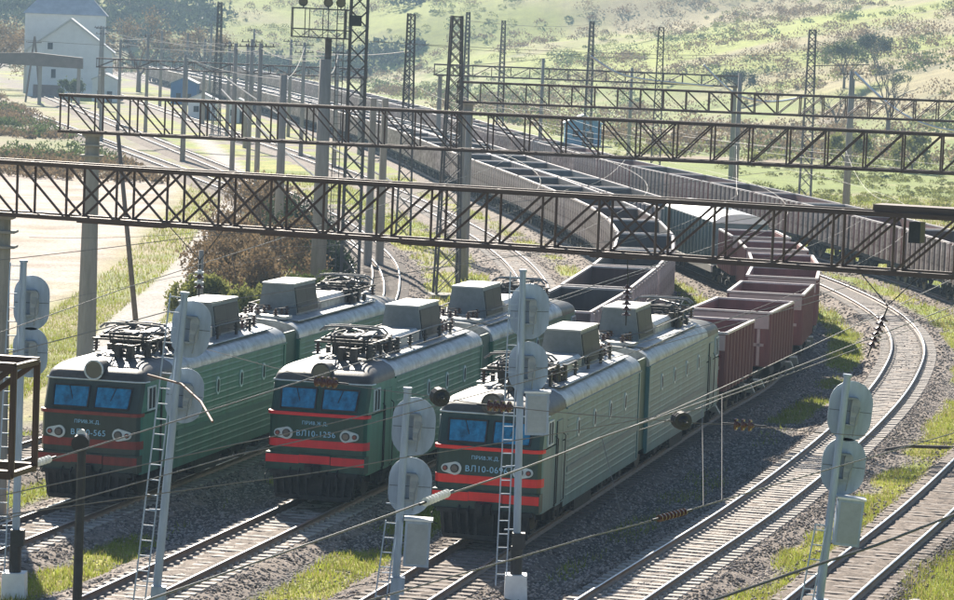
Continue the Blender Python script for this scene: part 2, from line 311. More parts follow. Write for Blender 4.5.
# ------------------------------------------------------------------ tracks: ballast, sleepers, rails
M_BALL = mat('ballast_gravel', (0.225, 0.185, 0.155), 0.95, 0, 0.6, 5, 1.0, 16, spec=.2)
M_BALLD = mat('dirty_ballast', (0.175, 0.14, 0.115), 0.95, 0, 0.6, 5, 1.0, 16, spec=.2)
sleeper_mesh = {}
for nm_, m_ in (('c', M_SLEEP), ('w', M_WOODSL)):
    b_ = MB(); prof = [(-.145, -.36), (.145, -.36), (.125, -.175), (-.125, -.175)]
    b_.add([(x, a, z) for x in (-1.36, -.45, .45, 1.36) for (a, z) in [(p[0], p[1] - (.025 if abs(x) < 1 and p[1] > -.3 and nm_ == 'c' else 0)) for p in prof]],
           [(0, 1, 2, 3)[::-1], (12, 13, 14, 15)] + [(k * 4 + i, k * 4 + (i + 1) % 4, k * 4 + 4 + (i + 1) % 4, k * 4 + 4 + i) for k in range(3) for i in range(4)])
    if nm_ == 'c':
        for sx in (-.76, .76):
            for q in (-.13, .13): b_.box((sx + q, 0, -.165), (.10, .16, .05))
    sleeper_mesh[nm_] = b_.mesh('sleeper', m_)
def ribbon(path, s0, s1, prof, step, jitter=0.0):     # prof: list of (offset, z)
    ts = np.arange(s0, s1, step); P = path.many(ts); N = path.normals(ts); k = len(prof); V = np.zeros((len(ts), k, 3))
    for j, (o, z) in enumerate(prof): V[:, j, :2] = P + N * o; V[:, j, 2] = z
    if jitter: V[:, :, 2] += jitter * (RNG.random(V.shape[:2]) - .5); V[:, :, :2] += jitter * (RNG.random(V[:, :, :2].shape) - .5)
    ii = np.arange(len(ts) * k).reshape(len(ts), k); F = np.stack([ii[:-1, :-1], ii[:-1, 1:], ii[1:, 1:], ii[1:, :-1]], -1).reshape(-1, 4)
    return V.reshape(-1, 3), F
def rail_mesh(path, off, s0, s1, step):
    prof = [(-.075, -.175), (-.075, -.16), (-.012, -.14), (-.012, -.045), (-.036, -.035), (-.036, 0), (.036, 0), (.036, -.035), (.012, -.045), (.012, -.14), (.075, -.16), (.075, -.175)]
    V, F = ribbon(path, s0, s1, [(off + a, z) for a, z in prof], step); me = bpy.data.meshes.new('rail'); big_mesh(me, V, F)
    me.materials.append(M_RAIL); me.materials.append(M_RAILTOP); mi = np.tile(np.array([0, 0, 0, 0, 0, 1, 0, 0, 0, 0, 0]), len(F) // 11); me.polygons.foreach_set('material_index', mi.astype(np.int32)); return me
def track(path, y0, y1, kind, ysl, label, ball=M_BALL, hide=(), nar=1.0, up=0.0):
    t = thing('railway_track', label, 'track'); del t['category']; structure(t)
    s0, s1 = path.s_at_y(y0), path.s_at_y(y1)
    V, F = ribbon(path, s0, s1, [(a_ * (nar if abs(a_) > 1.3 else 1), b_ + (up if abs(a_) < 2 else 0)) for a_, b_ in [(-2.75, -.62), (-2.3, -.44), (-1.75, -.25), (-1.2, -.215), (-.95, -.235), (-.6, -.215), (-.3, -.205), (0, -.215), (.3, -.205), (.6, -.215), (.95, -.235), (1.2, -.215), (1.75, -.25), (2.3, -.44), (2.75, -.62)]], .28, .085)
    b = bpy.data.meshes.new('ballast'); big_mesh(b, V, F); b.materials.append(ball); stuff(link('ballast', b, t))
    for sd in (-.797, .797): link('rail', rail_mesh(path, sd, s0, s1, .8), t)
    a, n = s0 + .2, 0; rest = MB(); ssl = path.s_at_y(ysl); me = sleeper_mesh[kind]
    while a < s1:
        p = path.at(a); ph = path.at(a + .4); rz = math.atan2(ph[1] - p[1], ph[0] - p[0]) - math.pi / 2
        inhide = any(h0 < a < h1 for h0, h1 in hide)
        if a < ssl and not inhide and n < 300:
            o = link('sleeper', me, t, (p[0], p[1], random.uniform(-.012, .008))); o.rotation_euler = (0, 0, rz + random.uniform(-.012, .012)); n += 1
        elif a < path.s_at_y(300): rest.box((p[0], p[1], -.265), (2.7, .24, .18), rz)
        a += .56 * random.uniform(.97, 1.03)
    if rest.v: stuff(rest.build('distant_sleepers', M_SLEEP if kind == 'c' else M_WOODSL, t))
    return t
S1F, S2F, S3F = 93.1, 96.4, 91.1     # where the locomotive noses stand, metres along the straights
base1 = T1.s_at_y(straight(O1, S1F)[1]); base2 = T2.s_at_y(straight(O2, S2F)[1]); base3 = T3.s_at_y(straight(O3, S3F)[1])
track(T0, 84, 600, 'w', 112, 'railway track running past the left side of the left locomotive', M_BALLD)
track(T00, 152, 500, 'w', 100, 'railway track branching off behind the left locomotive', M_BALLD)
track(T1, 70, 700, 'c', 240, 'railway track under the left locomotive', M_BALL, [(base1 + 4, base1 + 52)])
track(T2, 70, 900, 'c', 110, 'railway track under the middle locomotive and its wagons', M_BALL, [(base2 + 4, 9999)])
track(T3, 66, 900, 'w', 110, 'railway track under the right locomotive and its wagons', M_BALLD, [(base3 + 4, 9999)])
track(T4, 62, 560, 'c', 190, 'empty curved railway track right of the locomotives', M_BALL, (), 1.0, -.022)
track(T5, 62, 900, 'w', 140, 'weedy railway track near the lower right corner, curving under the far train', M_BALLD, (), .78, .035)

# ------------------------------------------------------------------ locomotive
M_GLASS = mat('painted_sky_windscreen', (0.014, 0.17, 0.33), 0.08, 0.0, 0.6, 4, spec=.8)  # blue sky reflection painted into the glass colour
M_DKIN = mat('dark_opening', (0.012, 0.014, 0.014), 0.8, 0, .2, 3)
M_ROOF = mat('silver_grey_roof', (0.42, 0.43, 0.42), 0.42, 0.35, 0.28, 3, 0.1, col2=(0.24, 0.235, 0.22))
M_ROOFD = mat('dark_roof_front', (0.085, 0.078, 0.068), 0.5, 0.2, 0.4, 3, 0.1)  # darker than the rest of the roof
M_BOX = mat('roof_box_grey', (0.20, 0.215, 0.215), 0.55, 0.1, 0.2, 3)
M_UNDER = mat('greasy_underframe', (0.030, 0.027, 0.025), 0.75, 0.1, 0.5, 4, .3)
M_WHEEL = mat('wheel_steel', (0.10, 0.09, 0.085), 0.5, 0.5, 0.3, 4)
M_EQUIP = mat('roof_equipment', (0.060, 0.050, 0.045), 0.45, 0.3, 0.5, 6)
M_COPPER = mat('bus_bar', (0.30, 0.28, 0.25), 0.4, 0.5, 0.2, 6)
M_LAMP = mat('lamp_glass', (0.07, 0.075, 0.075), 0.10, 0, .1, 5, spec=1.0)
M_LETTER = mat('blue_grey_metal_letters', (0.30, 0.56, 0.78), 0.4, 0.2, .12, 4)
M_TRIM = mat('pale_trim', (0.62, 0.68, 0.68), 0.5, 0, .15, 5)
M_PINK = mat('red_lamp_glass', (0.26, 0.07, 0.06), 0.2, 0, .1, 5)
ROOFC = [(1.58, 3.70), (1.575, 3.80), (1.53, 3.94), (1.41, 4.08), (1.18, 4.19), (.7, 4.29), (0, 4.33)]
def cab_yo(z):
    return float(np.interp(z, [0, 2.76, 2.80, 3.62, 3.72, 3.90, 4.05, 4.17, 4.27, 4.33], [0, 0, .05, .36, .36, .50, .80, 1.30, 2.0, 2.8]))
def cab_w(z):
    return float(np.interp(z, [0.8, 3.70, 3.80, 3.94, 4.08, 4.19, 4.29, 4.33], [1.575, 1.575, 1.57, 1.525, 1.405, 1.175, .695, .25]))
CABEND = 3.2
def cab_shell(z0, z1, nz):
    mb = MB(); zs = [z0 + (z1 - z0) * i / nz for i in range(nz + 1)]; rows = []
    for z in zs:
        wd = cab_w(z); yo = cab_yo(z); k = min(1, wd / 1.575); row = []
        half = [(wd, CABEND), (wd, .42 * k + yo), (wd - .03 * k, .20 * k + yo), (wd - .12 * k, .07 * k + yo), (wd - .30 * k, .015 + yo), (0, yo)]
        row = [(-x, y, z) for x, y in half] + [(x, y, z) for x, y in half[::-1][1:]]; rows.append(row)
    n = len(rows[0]); v = [p for r in rows for p in r]; f = [(i * n + j, i * n + j + 1, (i + 1) * n + j + 1, (i + 1) * n + j) for i in range(nz) for j in range(n - 1)]
    mb.add(v, f); return mb, n, nz
def text_mesh(body, size, m):
    cu = bpy.data.curves.new('lettering', 'FONT'); cu.body = body; cu.size = size; cu.align_x = 'CENTER'; cu.extrude = .008; cu.space_character = 1.1; cu.offset = 0.0
    ob = bpy.data.objects.new('lettering_tmp', cu); COL.objects.link(ob); dg = bpy.context.evaluated_depsgraph_get()
    me = bpy.data.meshes.new_from_object(ob.evaluated_get(dg)); bpy.data.objects.remove(ob); me.materials.clear(); me.materials.append(m); return me
SHARED = {}
def sh(key, fn):
    if key not in SHARED: SHARED[key] = fn()
    return SHARED[key]
def stadium(w_, h_, n=8):
    r = min(w_, h_) / 2; L_ = (h_ - w_) / 2 if h_ > w_ else 0; Wx = (w_ - h_) / 2 if w_ > h_ else 0; pts = []
    for i in range(n + 1): t = math.pi * i / n - (math.pi / 2 if Wx else 0); pts.append((Wx + r * math.cos(t), L_ + r * math.sin(t)))
    for i in range(n + 1): t = math.pi * i / n + (math.pi / 2 if Wx else math.pi); pts.append((-Wx + r * math.cos(t), -L_ + r * math.sin(t)))
    return pts
def bogie_parts(root, y, wb, wr, side_x, tag_):
    def frame():
        m = MB()
        for sx in (-side_x, side_x):
            m.prism([(-wb / 2 - .75, .55), (-wb / 2 - .75, .80), (-.6, .92), (.6, .92), (wb / 2 + .75, .80), (wb / 2 + .75, .55), (.8, .45), (-.8, .45)], 'x', sx - .09, sx + .09)
            for ax in (-wb / 2, wb / 2): m.box((sx + math.copysign(.10, sx), ax, .60), (.22, .46, .40)); m.cyl((sx + math.copysign(.2, sx), ax, wr), (sx + math.copysign(.30, sx), ax, wr), .17, .15, 10)
            for q in (-.32, .32): m.cyl((sx + math.copysign(.06, sx), q, .42), (sx + math.copysign(.06, sx), q, .86), .12, .12, 8)
        m.box((0, 0, .70), (2 * side_x, .6, .30)); return m.mesh('bogie_frame', M_UNDER)
    b = link('bogie', sh(('bogie', tag_), frame), root, (0, y, 0))
    for ax in (-wb / 2, wb / 2):
        for sx in (-1, 1):
            def wheel(): return MB().cyl((0, -.068, 0), (0, .068, 0), wr, wr, 20).cyl((0, .04, 0), (0, .10, 0), .16, .12, 10).mesh('wheel', M_WHEEL)
            o = link('wheel', sh(('wheel', wr), wheel), b, (sx * .79, ax, wr)); o.rotation_euler = (0, 0, -sx * math.pi / 2)
    return b
def pantograph(root, y, sgn, up=0.0):
    def base():
        m = MB()
        for sx in (-.85, .85): m.beam((sx, -1.25, 4.72), (sx, 1.25, 4.72), .09, .07)
        for yy in (-1.15, -.3, .4, 1.15): m.beam((-.95, yy, 4.72), (.95, yy, 4.72), .08, .06)
        for sx in (-.5, .5):
            for yy in (-.9, .9): m.cyl((sx, yy, 4.76), (sx, yy + .35, 4.86), .11, .09, 8)
        m.box((0, .15, 4.80), (.8, .7, .16)); return m.mesh('base_frame', M_EQUIP)
    p = link('pantograph', sh('pbase', base), root, (0, y, 0)); p.scale = (1, sgn, 1)
    def arms():
        m = MB()
        for sx in (-1, 1):
            m.tube([(sx * .78, -1.0, 4.80), (sx * .62, .2, 4.93), (sx * .45, 1.45, 4.95)], .030, 6); m.tube([(sx * .45, 1.45, 4.95), (sx * .58, .1, 5.05), (sx * .48, -1.3, 5.10)], .022, 6)
            m.tube([(sx * .78, 1.0, 4.80), (sx * .60, -.2, 4.90), (sx * .45, -1.55, 4.95)], .030, 6); m.tube([(sx * .45, -1.55, 4.95), (sx * .52, 0, 5.06), (sx * .42, 1.2, 5.10)], .022, 6)
        m.beam((-.78, -1.0, 4.80), (.78, -1.0, 4.80), .06, .06); m.beam((-.78, 1.0, 4.80), (.78, 1.0, 4.80), .06, .06)
        m.tube([(-.62, .2, 4.93), (.45, 1.45, 4.95)], .016, 5); m.tube([(.62, .2, 4.93), (-.45, 1.45, 4.95)], .016, 5); m.tube([(-.60, -.2, 4.90), (.45, -1.55, 4.95)], .016, 5); m.tube([(.60, -.2, 4.90), (-.45, -1.55, 4.95)], .016, 5)
        m.tube([(-.5, 1.45, 4.95), (.5, 1.45, 4.95)], .02, 5); m.tube([(-.5, -1.55, 4.95), (.5, -1.55, 4.95)], .02, 5); return m.mesh('arms', M_EQUIP)
    link('arms', sh('parms', arms), p)
    def head():
        m = MB()
        for yy in (-.25, .25): m.tube([(-1.05, yy, 4.98), (-.88, yy, 5.12), (-.5, yy, 5.15), (.5, yy, 5.15), (.88, yy, 5.12), (1.05, yy, 4.98)], .035, 6)
        for sx in (-.5, .5): m.beam((sx, -.3, 5.12), (sx, .3, 5.12), .04, .04)
        return m.mesh('collector_head', M_COPPER)
    link('collector_head', sh('phead', head), p)
    def insul(): return MB().cyl((0, 0, 0), (0, 0, .36), .05, .05, 8).cyl((0, 0, .06), (0, 0, .09), .11, .10, 10).cyl((0, 0, .15), (0, 0, .18), .11, .10, 10).cyl((0, 0, .24), (0, 0, .27), .11, .10, 10).mesh('insulator', M_INS)
    for sx in (-.85, .85):
        for yy in (-1.1, 1.1): link('insulator', sh('insul', insul), p, (sx, yy, 4.35 if abs(sx) < .9 else 4.3))
    return p
def locomotive(off, sfront, number, name_text, label, body_c, side_c, red_c, dirty):
    X, Y = straight(off, sfront)
    L = thing('electric_locomotive', label, 'locomotive', (X, Y, 0), -TH, 'electric locomotives standing side by side')
    k = number
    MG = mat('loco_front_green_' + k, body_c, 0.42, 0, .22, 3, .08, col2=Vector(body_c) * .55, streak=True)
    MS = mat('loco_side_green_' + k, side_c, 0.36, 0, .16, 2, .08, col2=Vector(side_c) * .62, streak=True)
    MR = mat('loco_red_' + k, red_c, 0.5, 0, .12, 4, col2=Vector(red_c) * (.62 if dirty else .9), streak=True)
    MTEAL = mat('loco_band_' + k, Vector(side_c) * .55 + Vector((0, .012, .03)), .38, 0, .15, 2)
    LEN = 15.15
    for sec in (0, 1):
        # section shell: body side, corrugations, roof, cab
        r = link('section_body', sh(('body', k), lambda: MB().add(
            [(sx * x, y, z) for y in (CABEND, LEN) for sx in (1,) for x, z in ([(-1.575, .78), (-1.575, 3.70)])] + [(x, y, z) for y in (CABEND, LEN) for x, z in ((1.575, .78), (1.575, 3.70))],
            [(0, 1, 3, 2), (4, 6, 7, 5), (2, 3, 7, 6)]).mesh('section_body', MS)), L)
        if sec: r.location = (0, 31.9, 0); r.rotation_euler = (0, 0, math.pi)
        def cabm():
            m, n, nz = cab_shell(.95, 2.76, 6); m2, n2, nz2 = cab_shell(2.80, 3.70, 5)
            m.add(m2.v, m2.f)
            m.add([(-1.575, .42, 2.76), (-1.455, .07, 2.76), (0, 0, 2.76), (1.455, .07, 2.76), (1.575, .42, 2.76), (-1.575, .47, 2.80), (-1.455, .12, 2.80), (0, .05, 2.80), (1.455, .12, 2.80), (1.575, .47, 2.80)], [(i, i + 1, i + 6, i + 5) for i in range(4)])
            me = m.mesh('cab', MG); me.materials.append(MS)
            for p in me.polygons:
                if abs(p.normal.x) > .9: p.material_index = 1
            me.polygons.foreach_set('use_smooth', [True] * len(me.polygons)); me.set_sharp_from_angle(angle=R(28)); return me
        cab = link('cab', sh(('cab', k), cabm), r)
        def roofcap():
            m, n, nz = cab_shell(3.70, 4.33, 10); base = nz * n; m.f.append(tuple(range(base, base + n))); return m.mesh('cab_roof', M_ROOFD, True)
        link('cab_roof', sh('roofcap', roofcap), r)
        def roofm():
            m = MB(); pts = [(-x, z) for x, z in ROOFC] + [(x, z) for x, z in ROOFC[::-1][1:]]; n = len(pts)
            m.add([(x, y, z) for y in (CABEND - .01, LEN) for x, z in pts], [(i, i + 1, n + i + 1, n + i) for i in range(n - 1)] + [tuple(range(n, 2 * n))])
            for yy in (4.6, 6.9, 9.2, 11.5, 13.7): m.add([(x * 1.004, y, z + .012) for y in (yy - .03, yy + .03) for x, z in pts], [(i, i + 1, n + i + 1, n + i) for i in range(n - 1)])
            return m.mesh('roof', M_ROOF, False)
        rf = link('roof', sh('roof', roofm), r); autosmooth(rf, 40)
        def corr():
            m = MB()
            for sx in (-1, 1):
                for z in np.arange(1.06, 3.55, .205):
                    y0 = 3.55
                    m.prism([(sx * 1.570, z - .05), (sx * 1.583, z - .02), (sx * 1.583, z + .02), (sx * 1.570, z + .05)], 'y', y0, LEN - .25)
                m.box((sx * 1.585, LEN - .12, 2.25), (.03, .2, 2.8)); m.box((sx * 1.60, CABEND + LEN / 2 - 1.6, 3.70), (.05, LEN - CABEND, .05))
            return m.mesh('corrugation', MS)
        link('corrugation', sh(('corr', k), corr), r)
        link('teal_band', sh(('band', k), lambda: MB().box((1.588, 9.3, 1.85), (.012, 11.4, .17)).box((-1.588, 9.3, 1.85), (.012, 11.4, .17)).mesh('teal_band', MTEAL)), r)
        link('skirt', sh('skirt', lambda: MB().box((0, LEN / 2 + 1.2, .86), (3.0, LEN - 2.4, .20)).box((0, 7.6, .55), (2.6, 2.6, .62)).mesh('skirt', M_UNDER)), r)
        # windows
        for sx in (-1, 1):
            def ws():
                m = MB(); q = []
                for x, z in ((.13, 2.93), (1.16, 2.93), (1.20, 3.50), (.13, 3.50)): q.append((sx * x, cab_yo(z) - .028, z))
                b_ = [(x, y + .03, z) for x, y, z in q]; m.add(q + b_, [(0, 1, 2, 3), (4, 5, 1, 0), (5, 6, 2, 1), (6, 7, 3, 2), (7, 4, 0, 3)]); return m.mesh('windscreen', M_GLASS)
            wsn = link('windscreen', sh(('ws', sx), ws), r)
            def wfr():
                m = MB(); c_ = [(sx * x, cab_yo(z) - .03, z) for x, z in ((.10, 2.90), (1.20, 2.90), (1.24, 3.53), (.10, 3.53))]
                for i in range(4): m.beam(c_[i], c_[(i + 1) % 4], .045, .05)
                return m.mesh('window_frame', M_BLACK)
            link('window_frame', sh(('wfr', sx), wfr), r)
            def wiper(): return MB().tube([(sx * .75, cab_yo(3.52) - .07, 3.54), (sx * .60, cab_yo(3.2) - .06, 3.12)], .012, 5).mesh('wiper', M_BLACK)
            link('wiper', sh(('wip', sx), wiper), r)
            link('side_window', sh(('sw', sx), lambda: MB().box((sx * 1.582, 1.05, 3.2), (.03, .62, .62)).mesh('side_window', M_DKIN)), r)
            link('side_window_frame', sh(('swf', sx), lambda: MB().box((sx * 1.59, 1.05, 2.86), (.05, .72, .05)).box((sx * 1.59, 1.05, 3.54), (.05, .72, .05)).box((sx * 1.59, .72, 3.2), (.05, .05, .7)).box((sx * 1.59, 1.38, 3.2), (.05, .05, .7)).box((sx * 1.595, 1.05, 3.2), (.04, .04, .64)).mesh('side_window_frame', M_TRIM)), r)
            def door(): return MB().box((sx * 1.585, 2.35, 2.2), (.04, .72, 2.5)).mesh('door', MS)
            dr = link('door', sh(('door', k, sx), door), r)
            link('door_gap', sh(('dg', sx), lambda: MB().box((sx * 1.59, 1.96, 2.2), (.025, .035, 2.5)).box((sx * 1.59, 2.74, 2.2), (.025, .035, 2.5)).mesh('door_gap', M_BLACK)), r)
            for yy in (1.84, 2.86):
                hr = link('handrail', sh(('hr', sx), lambda: MB().tube([(sx * 1.58, 0, 1.0), (sx * 1.66, 0, 1.08), (sx * 1.66, 0, 2.95), (sx * 1.58, 0, 3.02)], .018, 6).mesh('handrail', M_BLACK)), r, (0, yy, 0))
            for yy in (5.1, 7.6, 10.1, 12.6):
                ph = link('porthole', sh(('ph', sx), lambda: MB().prism([(a, b) for a, b in stadium(.34, .58)], 'x', sx * 1.57, sx * 1.602).mesh('porthole', M_TRIM)), r, (0, yy, 2.95))
                link('pane', sh(('pp', sx), lambda: MB().prism([(a, b) for a, b in stadium(.20, .42)], 'x', sx * 1.585, sx * 1.606).mesh('pane', M_DKIN)), ph)
        # belt, stripes, lamps, lettering, front underpart
        def curved(z0, z1, pr, m_, nm, wid=1.0):
            m = MB(); pts = [(-1.58, .42), (-1.55, .20), (-1.46, .07), (-1.28, .015), (0, 0), (1.28, .015), (1.46, .07), (1.55, .20), (1.58, .42)]; n = len(pts)
            o_ = [(x * (1 + pr * .35), y - pr) for x, y in pts]
            m.add([(x, y, z) for z in (z0, z1) for x, y in o_] + [(x, y + .02, z) for z in (z0, z1) for x, y in pts], [(i, i + 1, n + i + 1, n + i) for i in range(n - 1)] + [(n + i, n + i + 1, 3 * n + i + 1, 3 * n + i) for i in range(n - 1)] + [(i + 1, i, 2 * n + i, 2 * n + i + 1) for i in range(n - 1)])
            return m.mesh(nm, m_)
        link('red_belt', sh(('belt', k), lambda: curved(2.70, 2.80, .07, MR, 'red_belt')), r)
        link('red_stripe', sh(('st1', k), lambda: curved(1.72, 1.96, .014, MR, 'red_stripe')), r)
        def st2():
            return MB().box((-1.03, -.10, 1.36), (1.06, .03, .25)).box((1.03, -.10, 1.36), (1.06, .03, .25)).box((0, -.15, 1.385), (.98, .03, .25)).mesh('red_stripe', MR)
        link('red_stripe', sh(('st2', k), st2), r)
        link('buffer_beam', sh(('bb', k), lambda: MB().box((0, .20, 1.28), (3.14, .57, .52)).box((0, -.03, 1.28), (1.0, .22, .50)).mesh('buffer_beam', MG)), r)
        link('gutter', sh('gutter', lambda: MB().tube([(-1.6, .80, 3.71), (-1.56, .47, 3.71), (-1.3, .36, 3.71), (1.3, .36, 3.71), (1.56, .47, 3.71), (1.6, .80, 3.71)], .022, 5).mesh('gutter', M_TRIM)), r)
        for sx in (-1, 1):
            def plate():
                m = MB(); pts = [(sx * .02 + .19 * math.cos(t), .19 * math.sin(t)) if sx * math.cos(t) < .25 else (sx * .30 + .12 * math.cos(t), .12 * math.sin(t)) for t in np.linspace(0, 2 * math.pi, 24, endpoint=False)]
                return m.prism(pts, 'y', -.045, .03).mesh('lamp_plate', M_TRIM)
            lp = link('marker_lamp', sh(('plate', sx), plate), r, (sx * .92, 0, 2.14))
            def ring(rad): return MB().cyl((0, -.09, 0), (0, .0, 0), rad, rad, 16).mesh('lamp_rim', M_BLACK)
            def lens(rad): return MB().cyl((0, -.098, 0), (0, -.07, 0), rad, rad, 16).mesh('lens', M_LAMP)
            def lens2(rad): return MB().cyl((0, -.098, 0), (0, -.07, 0), rad, rad, 16).mesh('lens', M_PINK)
            link('lamp_rim', sh('ring1', lambda: ring(.125)), lp, (sx * .02, 0, 0)); link('lens', sh('lens1', lambda: lens(.095)), lp, (sx * .02, 0, 0))
            link('lamp_rim', sh('ring2', lambda: ring(.075)), lp, (sx * .30, 0, 0)); link('lens', sh('lens2', lambda: lens2(.055)), lp, (sx * .30, 0, 0))
        sp = link('searchlight', sh('slh', lambda: MB().cyl((0, .30, 4.02), (0, 1.25, 4.08), .285, .16, 20).cyl((0, .27, 4.02), (0, .34, 4.02), .31, .31, 20).mesh('searchlight', M_ROOFD)), r)
        link('rim', sh('slrim', lambda: MB().tube([(.285 * math.cos(t), .262, 4.02 + .285 * math.sin(t)) for t in np.linspace(0, 2 * math.pi, 21)], .03, 6).mesh('rim', M_TRIM if dirty else M_ROOFD)), sp)
        link('lens', sh('sllens', lambda: MB().cyl((0, .262, 4.02), (0, .285, 4.02), .25, .25, 20).cyl((.02, .245, 3.98), (.02, .27, 3.98), .06, .05, 10).mesh('lens', M_LAMP)), sp)
        if sec == 0:
            t1 = link('number_lettering', text_mesh(number, .25, M_LETTER), r, (-.02, -.016, 2.075)); t1.rotation_euler = (math.pi / 2, 0, 0)
            t2 = link('depot_lettering', text_mesh(name_text, .15, M_LETTER), r, (-.06, -.012, 2.43)); t2.rotation_euler = (math.pi / 2, 0, 0)
        def plow():
            m = MB()
            m.prism([(-1.42, .90), (1.42, .90), (1.38, 1.02), (-1.38, 1.02)], 'y', -.20, .10); m.prism([(-1.15, .16), (1.15, .16), (1.2, .30), (-1.2, .30)], 'y', -.22, .02)
            for x in np.linspace(-1.25, 1.25, 11):
                if abs(x) > .2: m.beam((x, -.16, .95), (x * .93, -.16, .25), .10, .05)
            m.box((0, .02, .62), (2.5, .06, .84)); return m.mesh('rail_guard', M_UNDER)  # backing plate added to block light coming through between the bars
        link('rail_guard', sh('plow', plow), r)
        def coupler(): return MB().box((0, -.05, 1.06), (.34, .5, .34)).box((-.08, -.42, 1.06), (.22, .34, .38)).box((.15, -.36, 1.06), (.16, .2, .32)).box((0, -.62, 1.06), (.10, .16, .30)).mesh('coupler', M_UNDER)
        link('coupler', sh('coupler', coupler), r)
        def hoses():
            m = MB()
            for x in (-.75, -.45, .45, .75): m.tube([(x, -.12, 1.1), (x, -.30, .95), (x * .97, -.32, .62), (x * .9, -.22, .45)], .028, 6)
            m.tube([(-1.45, -.1, 1.0), (-1.52, -.25, .85), (-1.50, -.22, .6), (-1.36, -.15, .52)], .02, 6); m.tube([(1.45, -.1, 1.0), (1.52, -.25, .85), (1.50, -.22, .6), (1.36, -.15, .52)], .02, 6); return m.mesh('hoses', M_BLACK)
        link('hoses', sh('hoses', hoses), r)
        # bogies
        for yy in (4.1, 11.3): bogie_parts(r, yy, 3.0, .625, 1.16, 'loco')
        # roof equipment
        pantograph(r, 3.9, 1)
        link('roof_monitor', sh('mon', lambda: MB().prism([(-.72, 4.25), (.72, 4.25), (.72, 4.58), (.60, 4.70), (-.60, 4.70), (-.72, 4.58)], 'y', 6.3, 9.5).mesh('roof_monitor', M_ROOF)), r)
        def cool():
            m = MB(); m.prism([(-.74, 4.22), (.74, 4.22), (.56, 5.36), (-.56, 5.36)], 'y', 9.85, 12.65); return m.mesh('cooling_tower', M_BOX)
        ct = link('blower_housing', sh('cool', cool), r)
        link('lid', sh('coollid', lambda: MB().box((0, 11.25, 5.385), (1.18, 2.86, .05)).mesh('lid', mat('pale_lid', (.55, .54, .51), .5, .1, .15, 3))), ct)
        for sx in (-1, 1):
            for i_, yy in enumerate((10.6, 11.9)):
                def louv():
                    m = MB(); a0 = .60
                    for j in range(7): m.beam((sx * (.745 - .025 * j - .02), yy - .64, 4.44 + j * .125), (sx * (.745 - .025 * j - .02), yy + .64, 4.44 + j * .125), .05, .02)
                    m.prism([(sx * .718, 4.36), (sx * .745, 4.36), (sx * .605, 5.26), (sx * .578, 5.26)], 'y', yy - .645, yy + .645); return m.mesh('louvre', M_BLACK)
                link('louvre', sh(('louv', sx, i_), louv), ct)
        for yy in (13.15, 13.75, 14.5):
            for sx in (-.5, .15, .6):
                link('insulator', sh('insul', lambda: None), r, (sx, yy, 4.28))
        def bus():
            m = MB(); m.tube([(.62, 2.2, 4.62), (.95, 5.4, 4.66), (.95, 9.6, 4.70), (.92, 12.9, 4.66), (.6, 13.2, 4.64), (.2, 14.9, 4.62)], .026, 6)
            m.tube([(-.95, 5.4, 4.62), (-.95, 12.9, 4.62), (-.5, 14.5, 4.64)], .022, 6); m.tube([(.15, 13.15, 4.64), (.6, 13.75, 4.64), (.15, 14.5, 4.64)], .02, 5)
            for yy in (5.4, 7.4, 9.4, 11.4, 12.9): m.cyl((.95, yy, 4.22), (.95, yy, 4.68), .05, .05, 8); m.cyl((.95, yy, 4.40), (.95, yy, 4.44), .10, .10, 8); m.cyl((.95, yy, 4.52), (.95, yy, 4.56), .10, .10, 8)
            return m.mesh('bus_bar', M_EQUIP)
        link('bus_bar', sh('bus', bus), r)
        def walk():
            m = MB()
            for sx in (-1.12, 1.12): m.box((sx, 9.0, 4.245), (.34, 10.6, .03))
            for sx in (-1.30, 1.30): m.tube([(sx, 4.2, 4.24), (sx, 14.4, 4.24)], .018, 5)
            m.box((-.2, 14.4, 4.36), (1.5, .8, .10)); m.box((.2, 13.4, 4.38), (.7, .5, .14)); return m.mesh('roof_walkway', M_ROOF)
        link('roof_walkway', sh('walk', walk), r)
        def gear():
            m = MB(); rr = random.Random(3)
            for i in range(44):
                x, y = rr.uniform(-1.0, 1.0), rr.uniform(5.0, 6.25) if i < 16 else rr.uniform(1.9, 5.4); h = rr.uniform(.2, .55); q = rr.uniform(.08, .22)
                if rr.random() < .5: m.box((x, y, 4.25 + h / 2), (q, q * 1.6, h))
                else: m.cyl((x, y, 4.2), (x, y, 4.25 + h), q * .6, q * .5, 8); m.cyl((x, y, 4.25 + h * .6), (x, y, 4.28 + h * .6), q * .9, q * .9, 8)
            for i in range(5): m.tube([(rr.uniform(-.9, .9), 5.2, 4.6), (rr.uniform(-.9, .9), 5.8, 4.8), (rr.uniform(-.9, .9), 6.3, 4.55)], .018, 5)
            m.cyl((-.5, 5.3, 4.5), (.2, 5.3, 4.5), .16, .16, 12); return m.mesh('roof_apparatus', M_EQUIP)
        stuff(link('roof_apparatus', sh('gear', gear), r))
    link('corridor_bellows', sh('corr_b', lambda: MB().box((0, 15.95, 2.35), (2.5, 1.75, 2.9)).box((0, 15.55, 2.4), (2.72, .12, 3.1)).box((0, 15.95, 2.4), (2.72, .12, 3.1)).box((0, 16.35, 2.4), (2.72, .12, 3.1)).mesh('corridor_bellows', mat('dark_green_bellows', (.010, .040, .034), .7, 0, .3, 3))), L)
